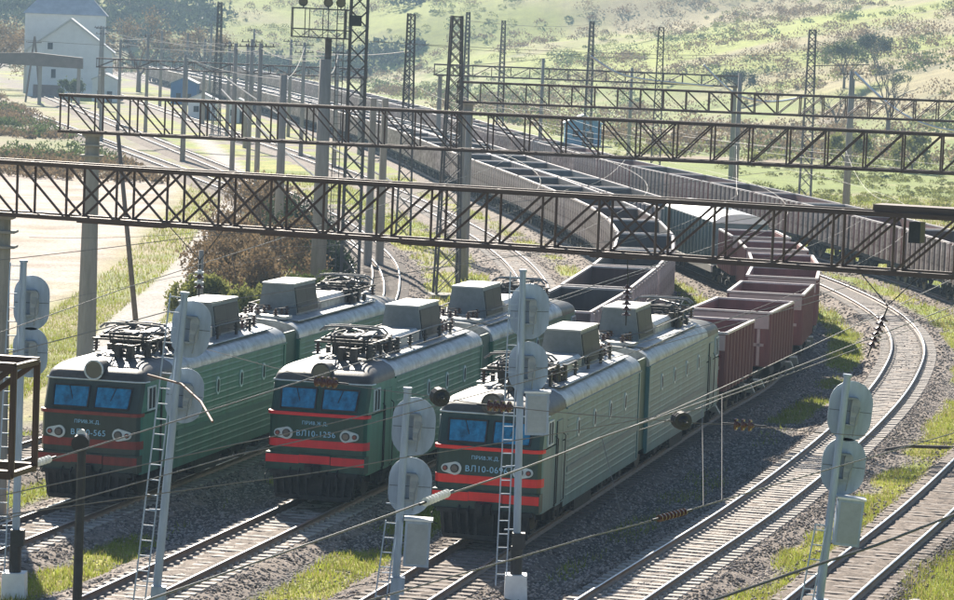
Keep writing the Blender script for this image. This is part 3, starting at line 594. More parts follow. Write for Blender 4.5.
    for sx in (-1, 1):
        link('corridor_side', sh(('cs', sx), lambda: MB().prism([(15.12, .95), (15.12, 3.86), (15.35, 4.02), (16.55, 4.02), (16.78, 3.86), (16.78, .95)], 'x', sx * 1.40, sx * 1.47).mesh('corridor_side', mat('dark_green_fairing', (.012, .062, .048), .5, 0, .25, 3))), L)
    return L
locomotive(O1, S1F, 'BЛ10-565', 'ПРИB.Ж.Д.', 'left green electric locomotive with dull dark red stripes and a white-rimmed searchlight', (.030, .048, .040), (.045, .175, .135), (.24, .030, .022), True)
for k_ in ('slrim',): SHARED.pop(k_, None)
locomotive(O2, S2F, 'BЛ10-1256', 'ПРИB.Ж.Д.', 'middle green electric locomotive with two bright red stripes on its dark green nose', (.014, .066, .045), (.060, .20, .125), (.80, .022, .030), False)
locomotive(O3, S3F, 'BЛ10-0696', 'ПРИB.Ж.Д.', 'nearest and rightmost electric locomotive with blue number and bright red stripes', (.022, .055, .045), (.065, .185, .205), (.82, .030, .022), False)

# ------------------------------------------------------------------ wagons
def wagon_mat(nm, c, r=.55): return mat(nm, c, r, 0.05, .22, 1.5, .12, col2=Vector(c) * .6, streak=True)
MW = {'brown': wagon_mat('wagon_brown', (.12, .060, .050)), 'red': wagon_mat('wagon_red_brown', (.21, .075, .065)), 'grey': wagon_mat('wagon_grey_brown', (.10, .085, .080)), 'blue': wagon_mat('wagon_slate', (.11, .135, .155)), 'pink': wagon_mat('wagon_faded_red', (.29, .14, .12))}
MWI = mat('wagon_interior', (.10, .085, .078), .85, 0, .35, 2)
MRIB = mat('sun_glare_rib', (.58, .52, .49), .4, .1, .3, 2, col2=(.26, .2, .18))  # pale ribs on darkened wagon sides imitate sun glare against shade
MRIM = mat('sun_glint_rim', (.55, .49, .46), .42, .1, .2, 3)  # pale colour stands in for sun glint along the rims
def tub_mesh(W_, L_, z0, z1, m, th=.07, flare=0.0):
    mb = MB(); h, l = W_ / 2, L_ / 2; f = flare
    for sx in (-1, 1): mb.prism([(sx * h, z0), (sx * (h + f), z1), (sx * (h + f - th), z1), (sx * (h - th), z0)], 'y', -l, l)
    for sy in (-1, 1): mb.box((0, sy * (l - th / 2), (z0 + z1) / 2), (W_ - 2 * th - .004, th, z1 - z0 - .004))
    me = mb.mesh('body', m); return me
def gondola_proto(kind, L_=12.75, W_=3.10, ribs=10, single=True, z0=1.28, z1=3.46, bogie_d=8.65, plank=False):
    m = MW[kind]; t = thing('open_wagon', '', 'wagon')
    link('body', tub_mesh(W_, L_, z0, z1, m), t)
    link('floor', MB().box((0, 0, z0 + .03), (W_ - .16, L_ - .16, .06)).mesh('floor', MWI), t)
    rim = MB(); h = W_ / 2
    for sx in (-1, 1): rim.box((sx * (h - .01), 0, z1 + .035), (.13, L_ + .10, .09))
    for sy in (-1, 1): rim.box((0, sy * (L_ / 2 - .01), z1 + .032), (W_ - .16, .13, .085))
    rim.build('rim', MRIM, t)
    rm = MB().prism([(-.12, 0), (.12, 0), (.09, .15), (-.09, .15)], 'z', 0, z1 - z0 - .02).mesh('rib', MRIB if kind != 'red' else m)
    if single:
        for sx in (-1, 1):
            for i in range(ribs):
                y = -L_ / 2 + .12 + (L_ - .24) * i / (ribs - 1); o = link('rib', rm, t, (sx * h, y, z0 + .01)); o.rotation_euler = (0, 0, -sx * math.pi / 2)
    else:
        mb = MB()
        for sx in (-1, 1):
            for i in range(ribs): mb.box((sx * (h + .07), -L_ / 2 + .12 + (L_ - .24) * i / (ribs - 1), (z0 + z1) / 2), (.14, .22, z1 - z0 - .02))
        stuff(mb.build('ribs', MRIB, t))
    for sy in (-1, 1):
        e = MB()
        for z in (1.75, 2.3, 2.85): e.box((0, sy * (L_ / 2 + .045), z), (W_ - .1, .09, .13))
        for x in (-1.35, 1.35): e.box((x, sy * (L_ / 2 + .03), 2.35), (.14, .06, 2.1))
        e.build('end_frame', m, t)
    u = MB(); u.box((0, 0, 1.06), (.5, L_ + .5, .38))
    for sx in (-1, 1): u.box((sx * (h - .08), 0, 1.16), (.12, L_, .20))
    for sy in (-1, 1): u.box((0, sy * (L_ / 2 + .38), 1.05), (.26, .66, .26)); u.box((0, sy * (L_ / 2 - .2), 1.08), (W_ - .3, .2, .24))
    for i in range(7): u.box((.72, -4.2 + i * 1.4, .98), (.75, 1.1, .10)); u.box((-.72, -4.2 + i * 1.4, .98), (.75, 1.1, .10))
    u.build('underframe', M_UNDER, t)
    if single:
        for y in (-bogie_d / 2, bogie_d / 2): bogie_parts(t, y, 1.85, .475, 1.02, 'wagon')
    else:
        b = MB()
        for y in (-bogie_d / 2, bogie_d / 2):
            for sx in (-.98, .98):
                b.prism([(y - 1.2, .55), (y - .5, .75), (y + .5, .75), (y + 1.2, .55), (y + .6, .35), (y - .6, .35)], 'x', sx - .1, sx + .1)
                for a in (-.925, .925): b.cyl((sx * .82 - .07, y + a, .475), (sx * .82 + .07, y + a, .475), .475, .475, 10)
        b.build('bogies', M_UNDER, t)
    return t
def ore_proto(kind='red'):
    m = MW[kind]; t = thing('tipper_wagon', '', 'wagon'); L_, W_, z0, z1 = 6.4, 3.34, 1.30, 3.50; h = W_ / 2
    link('body', tub_mesh(W_ - .10, L_, z0, z1, m, .07, 0.0), t)
    link('floor', MB().box((0, 0, 2.5), (W_ - .22, L_ - .2, .06)).mesh('floor', mat('lit_tub_floor', (.42, .32, .31), .95, 0, .2, 2)), t)  # floor raised and coloured pale to imitate light inside the tub
    rim = MB()
    for sx in (-1, 1): rim.box((sx * (h - .02), 0, z1 + .035), (.14, L_ + .14, .09))
    for sy in (-1, 1): rim.box((0, sy * (L_ / 2 + .0), z1 + .032), (W_ - .2, .14, .085))
    rim.build('rim', MRIM, t)
    rm = MB().prism([(-.09, 0), (.09, 0), (.06, .10), (-.06, .10)], 'z', 0, z1 - z0 - .04).mesh('rib', m)
    for sx in (-1, 1):
        for i in range(9):
            o = link('rib', rm, t, (sx * (h - .052), -L_ / 2 + .1 + (L_ - .2) * i / 8, z0 + .02)); o.rotation_euler = (0, 0, -sx * math.pi / 2)
    for sy in (-1, 1):
        link('end_panel', MB().box((0, sy * (L_ / 2 + .05), 3.16), (W_ - .12, .08, .58)).box((0, sy * (L_ / 2 + .04), 2.2), (W_ - .5, .06, .12)).box((-1.2, sy * (L_ / 2 + .04), 2.1), (.12, .06, 1.5)).box((1.2, sy * (L_ / 2 + .04), 2.1), (.12, .06, 1.5)).mesh('end_panel', mat('pale_end_panel', (.50, .37, .34), .6, 0, .12, 2)), t)  # end panel paler and pinker than the wagon body
    u = MB(); u.box((0, 0, 1.02), (.6, 10.2, .4))
    for sx in (-1, 1): u.box((sx * 1.2, 0, 1.1), (.14, 9.6, .24)); u.cyl((sx * 1.35, -2.2, 1.0), (sx * 1.35, -1.0, 1.0), .24, .24, 10); u.cyl((sx * 1.35, 1.0, 1.0), (sx * 1.35, 2.2, 1.0), .24, .24, 10)
    for sy in (-1, 1): u.box((0, sy * 4.6, 1.2), (2.7, .9, .10)); u.box((0, sy * 5.1, 1.02), (.26, .5, .26)); u.box((0, sy * 3.7, 1.9), (1.6, .5, 1.3))
    u.build('underframe', M_UNDER, t)
    for sy in (-1, 1): link('step', MB().prism([(-.5, .95), (.5, .55), (.5, .48), (-.5, .88)], 'x', 1.28, 1.62).mesh('step', M_TRIM), t, (0, sy * 4.2, 0))
    for y in (-3.1, 3.1): bogie_parts(t, y, 1.85, .475, 1.02, 'wagon')
    return t
def boxcar_proto():
    t = thing('covered_wagon', '', 'wagon'); L_, W_ = 17.6, 3.2; z0, z1 = 1.2, 3.75; h = W_ / 2; mg = mat('wagon_green_grey', (.16, .20, .18), .5, 0, .2, 2)
    link('body', MB().box((0, 0, (z0 + z1) / 2), (W_, L_, z1 - z0)).mesh('body', mat('wagon_body_slate', (.12, .17, .18), .55, 0, .2, 2)), t)
    mw = mat('bright_white_roof', (.80, .79, .77), .35, .1, .06, 3)
    prof = [(-h - .06, z1 - .02), (-h - .06, z1 + .05), (-1.2, z1 + .38), (-.6, z1 + .52), (0, z1 + .56), (.6, z1 + .52), (1.2, z1 + .38), (h + .06, z1 + .05), (h + .06, z1 - .02)]
    link('roof', MB().prism(prof, 'y', -L_ / 2 - .12, L_ / 2 + .12).mesh('roof', mw), t)
    rm = MB().prism([(-.11, 0), (.11, 0), (.06, .11), (-.06, .11)], 'z', 0, z1 - z0 - .06).mesh('rib', mg)
    for sx in (-1, 1):
        for i in range(16):
            o = link('rib', rm, t, (sx * h, -L_ / 2 + .15 + (L_ - .3) * i / 15, z0 + .02)); o.rotation_euler = (0, 0, -sx * math.pi / 2)
    link('sill', MB().box((-h - .05, 0, z0 - .22), (.10, L_, .42)).box((h + .05, 0, z0 - .22), (.10, L_, .42)).mesh('sill', mat('pale_sill', (.58, .55, .52), .5, 0, .12, 2)), t)
    u = MB(); u.box((0, 0, .98), (.5, L_ + .5, .36))
    for sy in (-1, 1): u.box((0, sy * (L_ / 2 + .38), 1.05), (.26, .66, .26))
    u.build('underframe', M_UNDER, t)
    link('hatch', MB().box((0, 3, z1 + .60), (.8, 1.2, .10)).box((0, -3, z1 + .60), (.8, 1.2, .10)).mesh('hatch', mw), t)
    for y in (-6.2, 6.2): bogie_parts(t, y, 1.85, .475, 1.02, 'wagon')
    return t
PROTO = {}
def place(path, s, kind, label, group, near, half=4.3):
    key = (kind, near)
    a = path.at(s - half); b = path.at(s + half); rz = math.atan2(b[1] - a[1], b[0] - a[0]) - math.pi / 2; c = (a + b) / 2
    if key not in PROTO:
        t = ore_proto() if kind == 'ore' else boxcar_proto() if kind == 'box' else gondola_proto(kind, single=near); PROTO[key] = t
        def reg(o): KIDS[o.name] = list(o.children) ; [reg(ch) for ch in o.children]
        bpy.context.view_layer.update(); reg(t)
    else: t = copy_tree(PROTO[key])
    t.location = (c[0], c[1], 0); t.rotation_euler = (0, 0, rz); tag(t, label, 'wagon', group); return t
# train of the right locomotive: seven short tippers, one white-roofed covered wagon, then open wagons
s = T3.s_at_y(straight(O3, S3F)[1]) + 32.3
for i in range(7):
    place(T3, s + 3.7, 'ore', f'{ORD[i]} short brown tipper wagon behind the right locomotive', 'tipper wagons behind the right locomotive', True, 3.1); s += 10.55
s += 1.2
place(T3, s + 7.2, 'box', 'covered wagon with a bright white roof behind the short tipper wagons', None, True, 6.2); s += 19.0
i = 0
while T3.at(s)[1] < 760:
    y = T3.at(s)[1]; place(T3, s + 5, 'grey' if i % 3 else 'blue', f'{ordinal(i)} open wagon beyond the white-roofed wagon in the train of the right locomotive', 'open wagons beyond the white-roofed wagon', y < 285); s += 13.92; i += 1
# train of the middle locomotive
s = T2.s_at_y(straight(O2, S2F)[1]) + 33.0 ; i = 0
while T2.at(s)[1] < 760:
    y = T2.at(s)[1]; place(T2, s + 6.9, 'grey' if i % 4 != 1 else 'brown', f'{ordinal(i)} open wagon behind the middle locomotive', 'open wagons behind the middle locomotive', y < 285); s += 13.92; i += 1
# train on the far right curve
s = T5.s_at_y(176); i = 0
while T5.at(s)[1] < 820:
    y = T5.at(s)[1]; place(T5, s + 6.9, ('pink', 'brown', 'pink', 'grey')[i % 4], f'{ordinal(i)} wagon, counted from the right edge, of the open wagon train on the far right', 'open wagons of the train on the far right', y < 305); s += 13.92; i += 1

# ------------------------------------------------------------------ gantries
def truss(label, A, B, zt_, zb_, width, npan, pattern, posts, group='catenary gantries across the tracks', pw=.42, ch=.13, web=.06, conc=True):
    A = Vector((A[0], A[1], 0)); B = Vector((B[0], B[1], 0)); d = (B - A).normalized(); nrm = Vector((d.y, -d.x, 0))
    root = thing('catenary_gantry', label, 'gantry', (A.x, A.y, 0), 0, group)
    def P(t, side, z): q = (B - A) * t + nrm * (side * width / 2); return (q.x, q.y, z)
    for side in (-1, 1):
        for z in (zb_, zt_): bar(root, 'chord', P(-.002, side, z), P(1.002, side, z), ch, ch, M_TRUSS)
        for i in range(npan + 1):
            if i < npan:
                t0, t1 = i / npan, (i + 1) / npan; kind = pattern(i)
                if kind in '/X': bar(root, 'diagonal', P(t0, side, zb_), P(t1, side, zt_), web, web, M_TRUSS)
                if kind in '\\X': bar(root, 'diagonal', P(t0 + .001, side, zt_), P(t1 - .001, side, zb_), web * .95, web * .95, M_TRUSS)
            bar(root, 'upright', P(i / npan, side, zb_), P(i / npan, side, zt_), web * 1.15, web * 1.15, M_TRUSS)
    for i in range(npan + 1):
        for z in (zb_, zt_): bar(root, 'cross_brace', P(i / npan, -1, z), P(i / npan, 1, z), web, web, M_TRUSS)
        if i < npan:
            for z in (zb_, zt_): bar(root, 'cross_brace', P(i / npan, -1 if i % 2 else 1, z), P((i + 1) / npan, 1 if i % 2 else -1, z), web * .8, web * .8, M_TRUSS)
    for t, base in posts:
        q = (B - A) * t
        m = MB(); m.cyl((q.x, q.y, base), (q.x, q.y, zb_ - .06), pw, pw * .72, 12); m.box((q.x, q.y, zb_ - .12), (.8, .8, .10)); m.box((q.x, q.y, zb_ - 1.0), (.95, .95, .07)); m.box((q.x, q.y, zb_ - .55), (.95, .95, .07))
        m.build('post', M_CONC if conc else M_TRUSS, root)
    return root
truss('nearest lattice gantry spanning the whole picture above the locomotive roofs', (-15.0, 98.3), (14.2, 86.3), 10.2, 8.66, 1.05, 19, lambda i: '\\' if i < 2 else 'X' if i in (2, 3, 4, 5, 6, 12) else '/', [(.026, -.6), (.972, -.6)])
truss('second lattice gantry from the camera, its left end on a thick post', (-17.9, 141.0), (21.5, 132.4), 11.19, 9.66, 1.05, 26, lambda i: '\\' if i < 16 else 'X' if i == 16 else '/', [(.032, -.6), (.98, -.6)])
truss('third lattice gantry starting at mid picture and leaving at the right edge', (-1.67, 200), (31.5, 200), 11.5, 10.3, 1.0, 24, lambda i: '\\' if i < 14 else '/', [(.02, -.6), (.985, -.6)])
truss('faint far lattice gantry behind the third one at upper middle', (-5.5, 352), (27, 352), 10.9, 9.8, 1.0, 16, lambda i: '\\' if i % 2 else '/', [(.02, -.6), (.985, -.6)], pw=.3, ch=.16, web=.08)
truss('far gantry above the distant yard at upper left', (-46, 392), (-14, 388), 9.6, 8.6, 1.0, 14, lambda i: '\\' if i % 2 else '/', [(.02, -.6), (.985, -.6)], pw=.3, ch=.15, web=.07)
tr0 = truss('rusty truss end reaching in at the left edge of the picture', (-14.0, 47.6), (-6.25, 45.8), 9.72, 8.22, .9, 4, lambda i: '/' , [(.1, -.6)], None, ch=.12, web=.075)

# walkway platform and switch box on the nearest gantry, hanging plates below it
g1 = [o for o in COL.objects if o.get('label', '').startswith('nearest lattice gantry')][0]
for (a, b) in ((.11, .20), (.30, .38), (.44, .50), (.62, .66)):
    d = Vector((14.2 + 15.0, 86.3 - 98.3, 0)); p = d * a; q = d * b; bar(g1, 'hanger_plate', (p.x, p.y, 8.56), (q.x, q.y, 8.56), .30, .07, M_TRUSS)
d = Vector((29.2, -12.0, 0)); bar(g1, 'walkway', tuple(d * .875 + Vector((0, 0, 10.36))), tuple(d * 1.0 + Vector((0, 0, 10.36))), .9, .18, M_TRUSS)
bar(g1, 'switch_box', tuple(d * .905 + Vector((0, 0, 9.75))), tuple(d * .915 + Vector((0, 0, 9.75))), .5, .55, M_BLACK)

# ------------------------------------------------------------------ lattice masts and poles
def lattice_mast(x, y, H, w0, w1, label, lean=0.0, group='lattice masts', cap=True):
    z0 = zt(x, y) - .2; t = thing('lattice_mast', label, 'mast', (x, y, z0), RNG.uniform(-.25, .25), group); H2 = H - z0
    cs = [(-1, -1), (1, -1), (1, 1), (-1, 1)]
    def c(i, z): wz = w0 + (w1 - w0) * z / H2; return (cs[i][0] * wz / 2, cs[i][1] * wz / 2, z)
    for i in range(4): bar(t, 'leg', c(i, 0), c(i, H2), .11, .11, M_MAST)
    z = .4; zs = []
    while z < H2 - .3: zs.append(z); z += max(.5, 1.0 * (w0 + (w1 - w0) * z / H2))
    zs.append(H2)
    for f in range(4):
        m = MB(); a, b = f, (f + 1) % 4
        for i in range(len(zs) - 1): m.beam(c(a, zs[i]), c(b, zs[i + 1]), .05, .05); m.beam(c(b, zs[i]), c(a, zs[i + 1]), .045, .045)
        m.beam(c(a, H2 - .05), c(b, H2 - .05), .07, .07); m.build('lacing', M_MAST, t)
    MB().box((0, 0, .15), (w0 + .5, w0 + .5, .5)).build('footing', M_CONC, t)
    return t
lattice_mast(-1.75, 185.5, 15.4, 1.35, .55, 'tall tapering lattice mast standing free at the middle of the yard')
lattice_mast(-5.4, 233, 15.6, 1.05, .5, 'lattice mast just left of the tall tapering one, farther back')
lattice_mast(15.6, 298, 15.6, .95, .45, 'slim lattice mast behind the wagons at the middle right')
lattice_mast(31.0, 316.5, 16.0, 1.15, .6, 'dark lattice mast with a side arm standing at the upper right')
lattice_mast(11.7, 373.5, 16.2, .9, .4, 'slim lattice mast far back between two others at the upper middle')
lattice_mast(1.9, 402, 16.0, .9, .4, 'far slim lattice mast just right of the tall tapering one')
lattice_mast(-2.6, 430, 17.0, .9, .4, 'faint lattice mast close behind the tall tapering one')
lattice_mast(-35.0, 432, 17.0, 1.0, .45, 'pale far lattice mast in the yard at upper left')
lattice_mast(-10.0, 420, 16.5, .9, .4, 'faint far lattice mast between the floodlight mast and its neighbour')
# arm of the right mast, with a lamp arm on the middle one
mm = [o for o in COL.objects if o.get('label', '').startswith('dark lattice mast')][0]
mm.rotation_euler = (0, 0, 0)
bar(mm, 'side_arm', (.2, 0, 13.2), (5.6, 0, 13.5), .09, .09, M_MAST); bar(mm, 'stay', (.2, 0, 15.6), (3.0, 0, 14.9), .05, .05, M_MAST)
# floodlight mast and the thick concrete column with the lamp platform
t = thing('floodlight_mast', 'heavy dark lattice floodlight mast beside the thick concrete column', 'mast', (-7.25, 186.3, -.5)); H2 = 18.0
for sx in (-.5, .5):
    for sy in (-.5, .5): bar(t, 'leg', (sx, sy, 0), (sx * .92, sy * .92, H2), .14, .14, M_MAST)
for f in range(4):
    m = MB(); q = [(-.5, -.5), (.5, -.5), (.5, .5), (-.5, .5)]; a, b = q[f], q[(f + 1) % 4]
    for i in range(18): m.beam((a[0], a[1], i), (b[0], b[1], i + 1), .06, .06); m.beam((b[0], b[1], i), (a[0], a[1], i + 1), .055, .055)
    m.build('lacing', M_MAST, t)
lad = MB(); 
for sx in (-.2, .2): lad.beam((-1.0 + sx, -.55, 1), (-1.0 + sx, -.55, 17), .05, .05)
for i in range(40): lad.beam((-1.2, -.55, 1.2 + .4 * i), (-.8, -.55, 1.2 + .4 * i), .03, .03)
lad.build('ladder', M_MAST, t)
MB().box((-.2, -.2, 15.4), (.7, .7, .6)).build('switch_box', M_BLACK, t)
t = thing('lamp_column', 'thick grey concrete column carrying a railed platform with floodlights', 'column', (-9.0, 185.4, -.5))
MB().cyl((0, 0, 0), (0, 0, 13.2), .46, .33, 14).build('shaft', M_CONC, t, True); MB().cyl((.12, 0, 13.2), (.12, 0, 14.4), .19, .19, 10).build('neck', M_MAST, t)
pf = MB()
for x in (-1.95, 1.05):
    for y in (-.6, .6): pf.beam((x, y, 14.4), (x, y, 16.0), .06, .06)
for x in (-1.2, -.95, -.2, .1, .6):
    pf.beam((x, -.6, 14.4), (x, -.6, 16.0), .05, .05)
for z in (14.4, 14.85, 16.0):
    for y in (-.6, .6): pf.beam((-1.95, y, z), (1.3, y, z - .04), .07, .07)
    for x in (-1.95, 1.05): pf.beam((x, -.6, z), (x, .6, z), .06, .06)
for i in range(6): pf.beam((-1.9 + i * .5, -.6, 14.42 if i % 2 else 14.83), (-1.4 + i * .5, -.6, 14.83 if i % 2 else 14.42), .04, .04)
pf.build('platform', M_MAST, t)
for x in (-1.35, .05, .75):
    fl = MB().cyl((x, -.35, 16.35), (x, .15, 16.5), .27, .18, 14).cyl((x, 0, 15.98), (x, 0, 16.4), .04, .04, 6).build('floodlight', M_BLACK, t); MB().cyl((x, -.365, 16.345), (x, -.345, 16.35), .24, .24, 14).build('lens', M_LAMP, fl)

def pole(x, y, H, r, label, m=M_CONC, lean=(0, 0), arms=0, group='concrete poles in the yard', sq=False):
    z0 = zt(x, y) - .3; t = thing('utility_pole', label, 'pole', (x, y, z0), 0, group); h = H - z0
    (MB().box((0, 0, h / 2), (r * 2, r * 1.6, h), .2, .75) if sq else MB().cyl((0, 0, 0), (lean[0], lean[1], h), r, r * .68, 10)).build('shaft', m, t, not sq)
    for k in range(arms):
        z = h - .3 - .8 * k; bar(t, 'crossarm', (lean[0] - 1.1, lean[1], z), (lean[0] + 1.1, lean[1], z + .05), .09, .09, M_MAST)
        for q in (-.95, -.4, .4, .95): MB().cyl((lean[0] + q, lean[1], z + .04), (lean[0] + q, lean[1], z + .28), .06, .04, 8).build('insulator', M_INS, t)
    return t
pole(-31.7, 349, 10.9, .30, 'leftmost concrete pole of the yard, standing at the track bend')
pole(-23.1, 304.8, 12.6, .26, 'slim concrete pole with crossarm, second from the left in the yard', arms=1)
pole(-23.4, 330, 12.9, .24, 'slim pole close behind the second yard pole', arms=1)
pole(-17.6, 258, 13.0, .24, 'tall slim pole left of the thick concrete post', arms=1)
pole(-13.0, 213, 11.3, .33, 'concrete post rising above the dry bushes left of the lamp column')
pole(-6.9, 205, 10.2, .24, 'left post of the pale concrete pair right of the floodlight mast', sq=True)
pole(-6.2, 206, 10.2, .24, 'right post of the pale concrete pair right of the floodlight mast', sq=True)
pole(-.95, 199, 9.6, .22, 'slim concrete post behind the middle locomotive roof')
pole(33.5, 303.7, 12.3, .28, 'concrete pole where the bright cable bundle is anchored, upper right', arms=1)
pole(34.6, 312, 11.5, .25, 'concrete pole beside the cable anchor pole at the upper right')
pole(22.7, 295.5, 11.8, .27, 'concrete pole left of the dark lattice mast at the right', arms=0)
pole(26.5, 345, 11.0, .24, 'pale concrete pole in the scrub behind the dark lattice mast')
pole(17.3, 393, 11.0, .26, 'distant concrete pole behind the third gantry')
pole(6.0, 350, 12.0, .24, 'distant concrete pole in the gap of the third gantry')
pole(-28.5, 395, 12.0, .26, 'far concrete pole in the yard near the white huts')
pole(-40.0, 470, 12.0, .28, 'far pole of the yard nearest the white house')
pole(-55.0, 560, 12.5, .30, 'tall far pole just right of the white house', arms=1)
pole(-34.5, 380, 10.5, .24, 'far slim pole between the white huts and the yard bend')
pole(-47.0, 520, 12.5, .28, 'faint far pole in front of the distant wagons', arms=1)
pole(-16.4, 159.4, 9.4, .14, 'leaning wooden pole beside the dirt footpath', M_WOOD, (-1.3, .2), 0, None)
pole(-13.3, 158.0, 3.6, .18, 'short concrete stump by the leaning wooden pole', M_CONC, (0, 0), 0, None)
for i_, (x, y, H) in enumerate([(-44, 430, 12.5), (-50, 452, 11.5), (-33, 425, 12.0), (-58, 500, 13.0), (-63, 540, 13.0), (-20.5, 372, 12.5), (-26, 440, 12.5), (-15.5, 345, 12.0), (-38, 540, 13.5), (-50, 600, 14.0)]):
    pole(x, y, H, .26, f'{ORD[i_]} of the many far poles crowding the yard at upper left', arms=1 + i_ % 2, group='far poles crowding the yard')
# A-frame pole by the house
t = thing('a_frame_pole', 'wooden A-frame pole standing in front of the white house', 'pole', (-76.5, 560, zt(-76.5, 560)))
for sx in (-1.3, 1.3): bar(t, 'leg', (sx, 0, -.3), (0, 0, 11.2), .3, .3, M_WOOD)
bar(t, 'crossarm', (-1.2, 0, 10.2), (1.2, 0, 10.2), .15, .15, M_WOOD)

# ------------------------------------------------------------------ colour light signals seen from behind
def signal(x, y, H, label, plates, box_z=None, ladder=(0.4, 1.0), tilt=0.0, base=True, rz=0.0, ladder_side=-1, dark=True):
    t = thing('railway_signal', label, 'signal', (x, y, -.45), rz, 'railway signals seen from behind'); t.rotation_euler = (0, tilt, rz); h = H + .45
    MB().cyl((0, 0, .5), (0, 0, h), .105, .085, 12).cyl((0, 0, h), (0, 0, h + .06), .11, .11, 12).build('mast', M_SIG, t, False)
    MB().box((0, 0, .35), (.62, .62, .7), 0, .92).build('footing', M_WHITE, t); MB().cyl((0, 0, .7), (0, 0, 1.45), .16 if dark else .12, .15 if dark else .11, 12).box((.05, 0, 1.6), (.34, .3, .42)).build('cable_box', M_BLACK if dark else M_SIG, t)
    for (z, wd, hh) in plates:
        pl = MB().prism([(a, b) for a, b in stadium(wd, hh, 12)], 'y', .24, .27).build('background_plate', M_SIG, t, loc=(.20, 0, z + .45))
        m = MB(); m.prism([(a, b) for a, b in stadium(.20, hh * .46, 6)], 'y', .02, .24)
        for q in (-hh * .17, hh * .17): m.cyl((0, .27, q), (0, .50, q), .14, .15, 12)
        m.build('lamp_case', mat('case_grey', (.30, .32, .33), .6, 0, .2, 5), pl, loc=(.09, 0, 0))
        m = MB(); m.box((-.02, .12, hh * .22), (.30, .22, .05)); m.box((-.02, .12, -hh * .22), (.30, .22, .05)); m.box((.10, .10, hh * .05), (.12, .2, .16)); m.box((.06, .1, -hh * .12), (.10, .2, .12)); m.tube([(.12, .1, hh * .2), (.2, .02, .1), (.14, .02, -.1), (.1, .04, -hh * .4)], .02, 5); m.build('bracket', mat('bracket_grey', (.24, .27, .29), .6, 0, .2, 5), pl)
        MB().beam((-wd * .48, .235, 0), (wd * .48, .237, 0), .012, .012).build('seam', M_MAST, pl)
    if box_z:
        bx = MB().box((.46, .10, box_z + .45), (.62, .42, 1.12)).build('relay_cabinet', M_SIG, t); MB().box((.46, .10, box_z + .45 + .585), (.70, .50, .05)).build('lid', M_WHITE, bx)
        MB().box((.46, -.117, box_z + .45), (.50, .012, .98)).build('door', mat('cabinet_door', (.33, .36, .37), .55, 0, .15, 4), bx)
    lx = ladder_side * .24; m = MB(); top = h * ladder[1]
    for q in (-.17, .17): m.beam((lx * 1.25 + q * .8 - .10, -.10, ladder[0]), (lx + q * .8 + .05, -.10, top), .035, .035)
    z = ladder[0] + .3
    while z < top: 
        k = (z - ladder[0]) / (top - ladder[0]); cx = lx * 1.25 - .10 + (lx + .05 - lx * 1.25 + .10) * k; m.beam((cx - .136, -.10, z), (cx + .136, -.10, z), .025, .025); z += .36
    for zz in (1.9, 3.6): m.beam((lx - .1, -.10, zz), (0, 0, zz), .03, .03)
    m.build('ladder', M_SIG, t); return t
signal(-11.62, 84.2, 8.25, 'leftmost grey signal, in front of the pale earth field', [(7.2, .92, 1.42), (5.92, .90, 1.30)])
signal(-7.34, 76.6, 8.24, 'grey signal with a tall ladder in front of the left locomotive side', [(7.42, .92, 1.35), (5.85, .88, 1.30)], tilt=.062, dark=False)
signal(-1.74, 79.2, 5.92, 'short grey signal with cabinet between middle and right locomotives', [(5.0, 1.05, 1.45), (3.55, 1.05, 1.42)], 2.2, (0.3, .5), tilt=.024, dark=False)
signal(1.34, 87.0, 8.32, 'tall grey signal with white footing before the right locomotive', [(7.25, 1.05, 1.48), (5.75, 1.05, 1.40)], 4.55, tilt=-.018)
signal(8.36, 78.4, 6.76, 'grey signal with cabinet between the two empty tracks at lower right', [(5.92, 1.05, 1.46), (4.58, 1.05, 1.40)], 3.28, (0.3, .5), tilt=.075, dark=False)
# dark lamp pole in front of the left locomotive
t = thing('lamp_pole', 'dark iron pole with a round lamp in front of the left locomotive nose', 'pole', (-8.9, 75.0, -.5), 0)
MB().cyl((0, 0, 0), (0, 0, 5.2), .12, .10, 10).build('shaft', M_BLACK, t); MB().cyl((-.02, -.16, 5.35), (-.02, .26, 5.42), .21, .17, 14).cyl((-.02, .05, 5.15), (-.02, .05, 5.3), .05, .05, 8).build('lamp', M_BLACK, t); MB().cyl((-.02, -.05, 5.58), (-.02, .2, 5.60), .10, .06, 8).build('hood', M_WHITE, t)

# ------------------------------------------------------------------ overhead wires
def cat(pts, sag, n=10):
    out = []
    for a, b in zip(pts[:-1], pts[1:]):
        a = Vector(a); b = Vector(b)
        for i in range(n): t_ = i / n; p = a.lerp(b, t_); p.z -= sag * 4 * t_ * (1 - t_); out.append(p)
    out.append(Vector(pts[-1])); return out
def wire(label, pts, r=.018, sag=.1, m=M_WIRE, group='overhead wires', ends=()):
    o = MB().tube(cat(pts, sag, 3 if len(pts) > 20 else 10), r * (.75 if r < .03 else 1), 5).build('overhead_wire', m); tag(o, label, 'wire', group); return o
def extend(pts, k0=0, k1=0):
    p = [Vector(q) for q in pts]
    if k0: p[0] = p[0] + (p[0] - p[1]).normalized() * k0
    if k1: p[-1] = p[-1] + (p[-1] - p[-2]).normalized() * k1
    return p
wA = [(-7.4, 55.6, 7.0), (-3.0, 73.0, 7.0), (3.8, 101.7, 7.0), (8.0, 119.8, 7.0)]
wire('long wire crossing from the left truss end over the left and middle locomotives', extend(wA, 6, 14), .020, .03)
wire('upper wire of the pair crossing the two red striped noses', extend([(-7.6, 56.9, 6.4), (-4.5, 64.1, 6.4), (-1.8, 71.0, 6.4), (3.3, 85.7, 6.4)], 10, 30), .016, .03)
